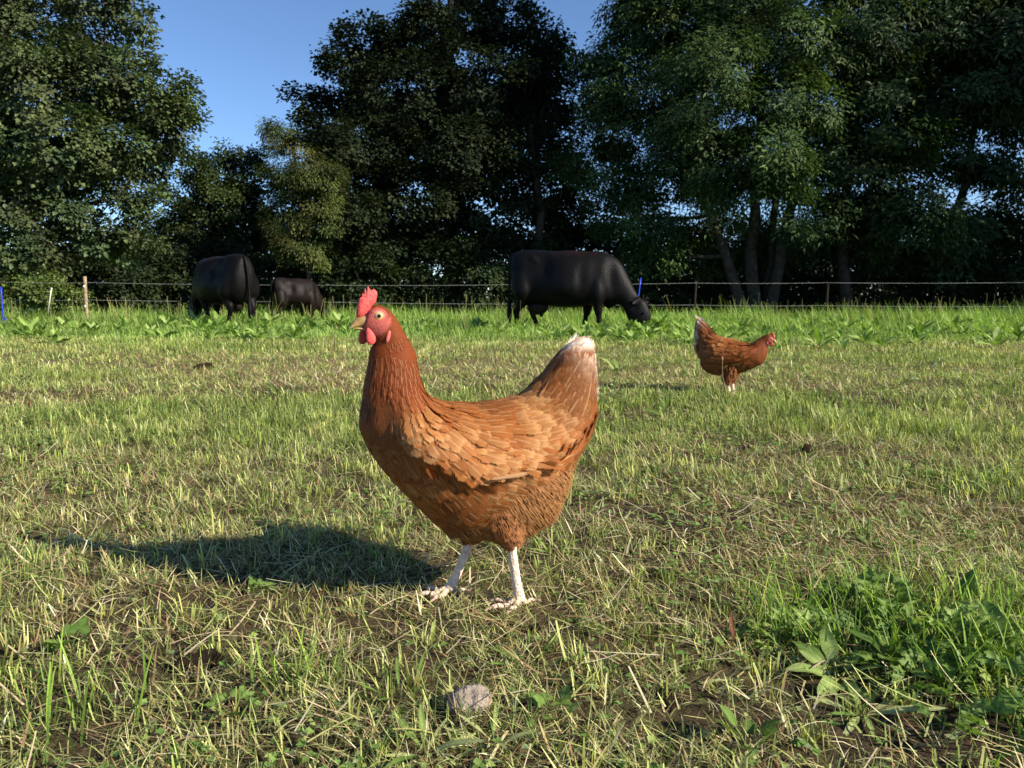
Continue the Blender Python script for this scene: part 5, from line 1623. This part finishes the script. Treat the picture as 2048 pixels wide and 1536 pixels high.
# ------------------------------------------------------------------ broad-leaved weeds
def leaf_arrays(kind, seed=0):
    """a leaf with its stalk along +X (blade from 0.3 to 1), upper side +Z, about one long"""
    r_ = np.random.default_rng(seed)
    V = []; F = []; C = []
    def blade(x0, x1, prof, wave, droop, nx=11, ny=5, fold=.18, cx=0.0, ang=0.0, lobed=0.0, z0=0.0):
        n0 = len(V); ph = r_.random() * 6
        for i in range(nx):
            s = i / (nx - 1)
            w = np.interp(s, np.linspace(0, 1, len(prof)), prof)
            if lobed: w *= 1 - lobed * (.5 + .5 * math.sin(s * 24 + ph))
            for j in range(ny):
                q = (j / (ny - 1) - .5) * 2
                x = x0 + (x1 - x0) * s; y = w * q
                z = z0 + fold * abs(y) - droop * s * s + wave * abs(q) * math.sin(s * 9 + ph + (1.5 if q > 0 else 0))
                xr = x0 + (x - x0) * math.cos(ang) - y * math.sin(ang); yr = cx + (x - x0) * math.sin(ang) + y * math.cos(ang)
                V.append((xr, yr, z))
                rib = 1.35 if j == ny // 2 else (1.0 if abs(q) < 1 else .95)
                C.append((rib, rib * .98, rib))
        for i in range(nx - 1):
            for j in range(ny - 1):
                a = n0 + i * ny + j
                F.append((a, a + 1, a + ny + 1, a + ny))
    def stalk(x0, x1, w=.018, z=0.0):
        n0 = len(V)
        for i in range(5):
            s = i / 4
            x = x0 + (x1 - x0) * s
            for (yy, zz) in ((-w, 0), (0, w), (w, 0), (0, -w)):
                V.append((x, yy, z + zz)); C.append((1.6, 1.3, 1.5))
        for i in range(4):
            for k in range(4):
                a = n0 + i * 4
                F.append((a + k, a + (k + 1) % 4, a + 4 + (k + 1) % 4, a + 4 + k))
    if kind == 'dock':
        stalk(0, .3); blade(.26, 1.0, [.03, .11, .145, .14, .12, .085, .01], .018, .22, nx=13)
    elif kind == 'lance':
        stalk(0, .12, .012); blade(.1, 1.0, [.02, .055, .07, .065, .045, .006], .008, .15, lobed=.25, nx=14)
    elif kind == 'round':
        stalk(0, .5, .022); blade(.46, 1.0, [.12, .22, .26, .24, .17, .03], .01, .05)
    elif kind == 'buttercup':
        stalk(0, .55, .016)
        for a in (-.95, 0, .95):
            blade(.53, 1.0, [.02, .07, .15, .17, .10, .01], .03, .12, ang=a, lobed=.5, nx=13, ny=5)
    elif kind == 'clover':
        stalk(0, .6, .014)
        for a in (-1.9, 0, 1.9):
            blade(.6, .92, [.03, .12, .16, .13, .03], .004, .02, ang=a, nx=6, ny=3)
    return np.array(V), np.array(F), np.array(C)

LEAF_MESH = {}
def leaf_mesh(kind, var, tint):
    key = (kind, var, tint)
    if key not in LEAF_MESH:
        V, F, C = leaf_arrays(kind, var)
        o = build("leaf", V, F, M_WEED, col=C * np.array(tint), smooth_sh=True)
        me = o.data; bpy.data.objects.remove(o); LEAF_MESH[key] = me
    return LEAF_MESH[key]

def leaf_matrix(az, pitch, roll, ln, z=0.0, off=0.0):
    return (Matrix.Translation((off * math.cos(az), off * math.sin(az), z)) @ Matrix.Rotation(az, 4, 'Z') @ Matrix.Rotation(-pitch, 4, 'Y') @ Matrix.Rotation(roll, 4, 'X') @ Matrix.Diagonal((ln, ln, ln, 1)))

def weed(name, label, cat, x, y, leaves, group=None):
    """leaves: (kind, azimuth deg, pitch deg, length, tint)"""
    root = empty(name, (x, y, float(ground_z(x, y)) - .002)); tag(root, label, cat, group)
    for i, (k, az, pt, ln, tint) in enumerate(leaves):
        inst(leaf_mesh(k, i % 3, tint), "leaf", root, leaf_matrix(math.radians(az), math.radians(pt), random.uniform(-.5, .5), ln, z=.001 + .002 * (i % 4), off=(.004 if len(leaves) < 12 else random.uniform(.0, .05))))
    return root

GD = (.085, .15, .030); GM = (.13, .21, .045); GL = (.24, .33, .09); GP = (.36, .40, .16); GR = (.26, .10, .06)

def P_(u, v):
    d = ray(u, v); t = -CAM_H / d[2]
    return float(d[0] * t), float(d[1] * t)

def near_weeds():
    R = random.Random(5)
    def star(kind, n, p0, p1, l0, l1, tints, a0=0, a1=360):
        return [(kind, a0 + (a1 - a0) * (i + R.random() * .7) / n, R.uniform(p0, p1), R.uniform(l0, l1), R.choice(tints)) for i in range(n)]
    W = [
        ("buttercup", "creeping buttercup with toothed leaves in the middle of the weed clump at lower right", 1868, 1290, star('buttercup', 22, 20, 70, .035, .065, [GM, GL, GM])),
        ("buttercup", "creeping buttercup at the left end of the weed clump at lower right", 1690, 1285, star('buttercup', 16, 20, 70, .032, .055, [GM, GL, GD])),
        ("buttercup", "creeping buttercup at the right end of the weed clump by the frame edge", 1975, 1300, star('buttercup', 16, 20, 70, .032, .060, [GM, GL])),
        ("dock", "dock with broad dark leaves low in the weed clump at lower right", 1800, 1330, star('dock', 9, 10, 50, .055, .09, [GD, GM])),
        ("dock", "dock with one upright leaf at the back of the weed clump at lower right", 1925, 1235, star('dock', 5, 10, 30, .045, .075, [GM, GD]) + [('dock', 55, 58, .075, GD), ('lance', -15, 12, .085, GP)]),
        ("dock", "young dock with a rounded leaf and reddish stem left of the weed clump", 1470, 1290, [('round', 200, 40, .034, GM), ('round', 330, 25, .045, GM), ('lance', 95, 74, .045, GR), ('dock', 20, 20, .05, GM), ('lance', 160, 15, .03, GR), ('dock', 60, 35, .045, GD)]),
        ("dock", "wilted pale dock with leaf lying flat on the soil below the weed clump", 1470, 1360, [('lance', 15, 6, .06, GP), ('lance', 190, 5, .04, GP), ('dock', 40, 10, .045, GP)]),
        ("dock", "cut dock crown with splayed stalks near the bottom right", 1725, 1425, star('lance', 10, 4, 22, .045, .085, [GP, GL, GM])),
        ("plantain", "plantain with pale stalks and leaves at the bottom edge, left of centre", 850, 1520, star('lance', 8, 6, 40, .04, .065, [GL, GP, GM])),
        ("plantain", "plantain with pale splayed leaves at the bottom edge, below the stone", 985, 1500, star('lance', 9, 8, 45, .035, .055, [GP, GL])),
        ("buttercup", "single small buttercup with bright leaves on the turf at lower left", 465, 1440, star('buttercup', 5, 30, 60, .028, .038, [GL, GL, GM])),
        ("thistle", "young thistle rosette of narrow leaves below the near hen's feet", 1055, 1330, star('lance', 14, 15, 55, .03, .05, [GD, GM])),
        ("dock", "seedling dock with grey-green leaves at the bottom edge, right of centre", 1500, 1500, star('round', 6, 30, 60, .03, .045, [GD, GM])),
        ("thistle", "young thistle rosette of narrow leaves left of the stone", 800, 1400, star('lance', 12, 25, 65, .03, .045, [GM, GM, GD])),
        ("buttercup", "creeping buttercup below the middle of the weed clump at lower right", 1850, 1385, star('buttercup', 16, 20, 70, .03, .055, [GM, GL, GM])),
        ("buttercup", "creeping buttercup low by the right edge, under the weed clump", 2010, 1400, star('buttercup', 16, 20, 70, .03, .055, [GM, GL])),
        ("buttercup", "creeping buttercup in the bottom right corner", 1990, 1490, star('buttercup', 13, 20, 70, .03, .05, [GM, GD])),
        ("buttercup", "creeping buttercup at the top of the weed clump, left part", 1760, 1225, star('buttercup', 16, 20, 70, .035, .06, [GM, GL, GM])),
        ("buttercup", "creeping buttercup between the rounded-leaf dock and the weed clump", 1570, 1270, star('buttercup', 13, 15, 60, .03, .05, [GM, GD, GL])),
        ("dock", "dock with mid-green leaves in the front of the weed clump at lower right", 1680, 1345, star('dock', 10, 8, 50, .045, .075, [GM, GL, GL])),
        ("dock", "dock with long leaves at the right edge of the frame, lower right", 2030, 1340, star('dock', 9, 20, 65, .07, .11, [GM, GL])),
        ("clover", "clover patch on the turf beside the near hen's shadow", 520, 1190, star('clover', 9, 20, 60, .02, .032, [GM, GD])),
        ("clover", "clover patch in the turf at the far lower left", 140, 1310, star('clover', 9, 20, 60, .03, .045, [GM, GD])),
        ("clover", "clover sprig just right of the stone", 1110, 1440, star('clover', 8, 20, 60, .025, .04, [GM, GL])),
        ("plantain", "plantain with bright leaves right of the near hen's feet", 1200, 1215, star('lance', 9, 10, 40, .03, .05, [GL, GM])),
        ("plantain", "plantain with leaves beside the near hen's back toe", 1100, 1110, star('lance', 7, 15, 50, .035, .05, [GM, GL])),
        ("dock", "dock with a broad flat leaf in the green strip left of the near hen", 340, 870, star('dock', 6, 4, 25, .08, .13, [GM, GD])),
        ("dock", "dock with a pale folded leaf on the turf at middle right", 1830, 950, star('dock', 5, 6, 25, .06, .10, [GL, GM])),
        ("dock", "small upright dock between the near hen's tail and the second hen", 1235, 745, star('dock', 5, 35, 70, .09, .14, [GL, GM])),
        ("dock", "dock tuft standing alone in the mown turf at far left", 110, 690, star('dock', 9, 20, 60, .12, .19, [GM, GL, GD])),
        ("dock", "dock tuft standing alone in the mown turf behind the near hen's head, left", 300, 672, star('dock', 7, 20, 60, .12, .18, [GM, GL])),
        ("plantain", "plantain rosette in the turf below the second hen", 1330, 830, star('lance', 10, 15, 50, .08, .12, [GM, GL])),
        ("plantain", "plantain rosette in the turf just left of the near hen's breast", 560, 790, star('lance', 9, 15, 50, .09, .13, [GM, GD])),
    ]
    for (nm, lb, u, v, lv) in W:
        x, y = P_(u, v)
        weed(nm, lb, "weed" if nm != "clover" else "clover", x, y, lv)
near_weeds()

def far_docks():
    """broad-leaved docks crowding the lush strip before the fence"""
    R = random.Random(9)
    n = 0
    spots = []
    def cluster(ci, u0, u1, y0, y1, k, s0, s1):
        for _ in range(k):
            Y = R.uniform(y0, y1); spots.append(((R.uniform(u0, u1) - 1024) / FPX * Y, Y, R.uniform(s0, s1), ci))
    CL = ['in the clump before the calf and the left cow', 'in the row under the calf\'s and left cow\'s feet', 'left of the left cow, before the bramble bush', 'round the grazing cow\'s feet and muzzle', 'in the right half, behind the second hen', 'in the right half, just before the fence', 'between the near hen\'s comb and the grazing cow\'s hind legs']
    cluster(0, 420, 720, 7.6, 11.2, 34, .14, .28)
    cluster(1, 380, 700, 11.2, 13.4, 24, .20, .32)
    cluster(2, 20, 340, 8.2, 13.5, 26, .13, .30)
    cluster(3, 1080, 1340, 7.8, 11.2, 32, .13, .27)
    cluster(4, 1340, 2080, 6.4, 11.0, 60, .11, .24)
    cluster(5, 1300, 2080, 11, 13.8, 30, .18, .28)
    cluster(6, 720, 1080, 10.0, 13.4, 18, .15, .26)
    for (u, Y) in ((1262, 10.6), (1282, 10.4), (1300, 10.7), (1318, 10.9), (1240, 10.2), (1180, 10.8), (1205, 10.5)):
        spots.append(((u - 1024) / FPX * Y, Y, R.uniform(.2, .28), 3))
    TI = [(.18, .30, .055), (.24, .36, .08), (.13, .22, .045), (.32, .43, .13)]
    protos = []
    for k in range(7):
        Vs = []; Fs = []; Cs = []; nv = 0
        m = R.randint(9, 14)
        for i in range(m):
            V, F, C = leaf_arrays('dock', i % 3)
            M = np.array(leaf_matrix(2 * math.pi * (i + R.random() * .6) / m, math.radians(R.uniform(22, 78)), R.uniform(-.5, .5), R.uniform(.6, 1.05), z=.0))
            V = V @ M[:3, :3].T + M[:3, 3]
            Vs.append(V); Fs.append(F + nv); Cs.append(C * np.array(R.choice(TI)) * R.uniform(.8, 1.2)); nv += len(V)
        o = build("dock_plant", np.concatenate(Vs), np.concatenate(Fs), M_WEED, col=np.concatenate(Cs), smooth_sh=True)
        protos.append(o.data); bpy.data.objects.remove(o)
    for i, (x, y, s, ci) in enumerate(spots):
        if y < 9.6:        # the nearest show their leaves
            root = empty("dock_plant", (x, y, float(ground_z(x, y))), R.uniform(0, 6.28))
            m = R.randint(8, 12)
            for j in range(m):
                inst(leaf_mesh('dock', j % 3, R.choice(TI)), "leaf", root, leaf_matrix(2 * math.pi * (j + R.random() * .6) / m, math.radians(R.uniform(20, 72)), R.uniform(-.5, .5), s * R.uniform(.65, 1.05)))
        else:
            root = bpy.data.objects.new("dock_plant", protos[i % 7]); COL.objects.link(root)
            root.location = (x, y, float(ground_z(x, y))); root.rotation_euler = (0, 0, R.uniform(0, 6.28)); root.scale = (s, s, s)
        tag(root, "broad-leaved green dock " + CL[ci], "weed", "docks " + CL[ci])
far_docks()

# ------------------------------------------------------------------ clods, dung and dry stems
M_CLOD = mat_solid("dark soil clod", (.06, .040, .028), rough=.95, spec=.05, var=.5, nscale=60, bump=1.0, bscale=120)
def clods():
    bm = bmesh.new(); bmesh.ops.create_icosphere(bm, subdivisions=3, radius=1)
    for v in bm.verts:
        c = np.array(v.co)
        w = 1 + .5 * (float(fbm(c[0] * 1.7 + 3, c[2] * 1.7 + c[1] * 2.1, 15)) - .5) + .35 * (float(fbm(c[0] * 6, c[2] * 6 + c[1] * 5, 18)) - .5)
        v.co = Vector(c * w)
    me = bpy.data.meshes.new("soil_clod"); bm.to_mesh(me); bm.free()
    for f in me.polygons: f.use_smooth = True
    me.materials.append(M_CLOD)
    for (u, v, sx, sy, sz, rz, lb) in ((408, 740, .055, .045, .03, .3, "brown clod on the dry turf, left of the near hen's neck"), (395, 1335, .030, .018, .012, .5, "dark brown clod in the turf at lower left"),
                             (1612, 905, .028, .022, .018, 1.1, "small dark clod in the grass below the second hen's head"), (1068, 1262, .010, .008, .008, .2, "crumb of soil just below the near hen's nearer foot"),
                             (1490, 905, .022, .02, .012, 2.0, "dark crumb of dung in the grass below the second hen"), (1335, 1400, .016, .012, .008, 1.6, "soil crumb right of the thistle at the bottom")):
        x, y = P_(u, v)
        o = bpy.data.objects.new("soil_clod", me); COL.objects.link(o); o.location = (x, y, float(ground_z(x, y)) + sz * .5); o.scale = (sx, sy, sz); o.rotation_euler = (0, 0, rz)
        tag(o, lb, "clod")
clods()

def dry_stems():
    for (u0, v0, u1, v1, Y, r, lb) in ((1452, 790, 1444, 718, 3.25, .0028, "dry jointed stem standing in front of the second hen"), (1521, 775, 1535, 750, 3.3, .002, "thin dark stalk leaning in the grass right of the second hen"),
                            (722, 1000, 724, 940, 2.0, .0018, "thin dark stem standing just left of the near hen's breast"), (668, 700, 672, 650, 6.0, .006, "thin dry stem standing left of the near hen's head"),
                            (1323, 705, 1322, 662, 6.3, .006, "thin dry stem standing between the grazing cow and the second hen"), (2040, 800, 2044, 765, 3.3, .003, "dark stalk standing at the right edge")):
        a = at(u0, v0, Y); b = at(u1, v1, Y); a[2] = float(ground_z(a[0], a[1])) - .01
        m = MB(); k = np.linspace(0, 1, 9)[:, None]
        P = (b - a) * k; P[:, 0] += .004 * np.sin(k[:, 0] * 7)
        m.tube(P, r * (1 - .5 * k[:, 0]) * (1 + .35 * (np.arange(9) % 3 == 0)), sides=6)
        if "jointed" in lb:
            blob(m, (b - a) + np.array([0, 0, .0]), (.006, .005, .011), nu=8, nv=6)
            m.tube(np.array([P[4], P[4] + np.array([-.012, 0, .03])]), [.0018, .001], sides=5); m.tube(np.array([P[6], P[6] + np.array([.02, 0, .02])]), [.0018, .001], sides=5)
        o = m.build("dry_stem", M_STEM); o.location = a.tolist(); tag(o, lb, "stem")
M_STEM = mat_solid("dry stem", (.20, .13, .07), rough=.8, spec=.15, var=.35, nscale=60)
dry_stems()
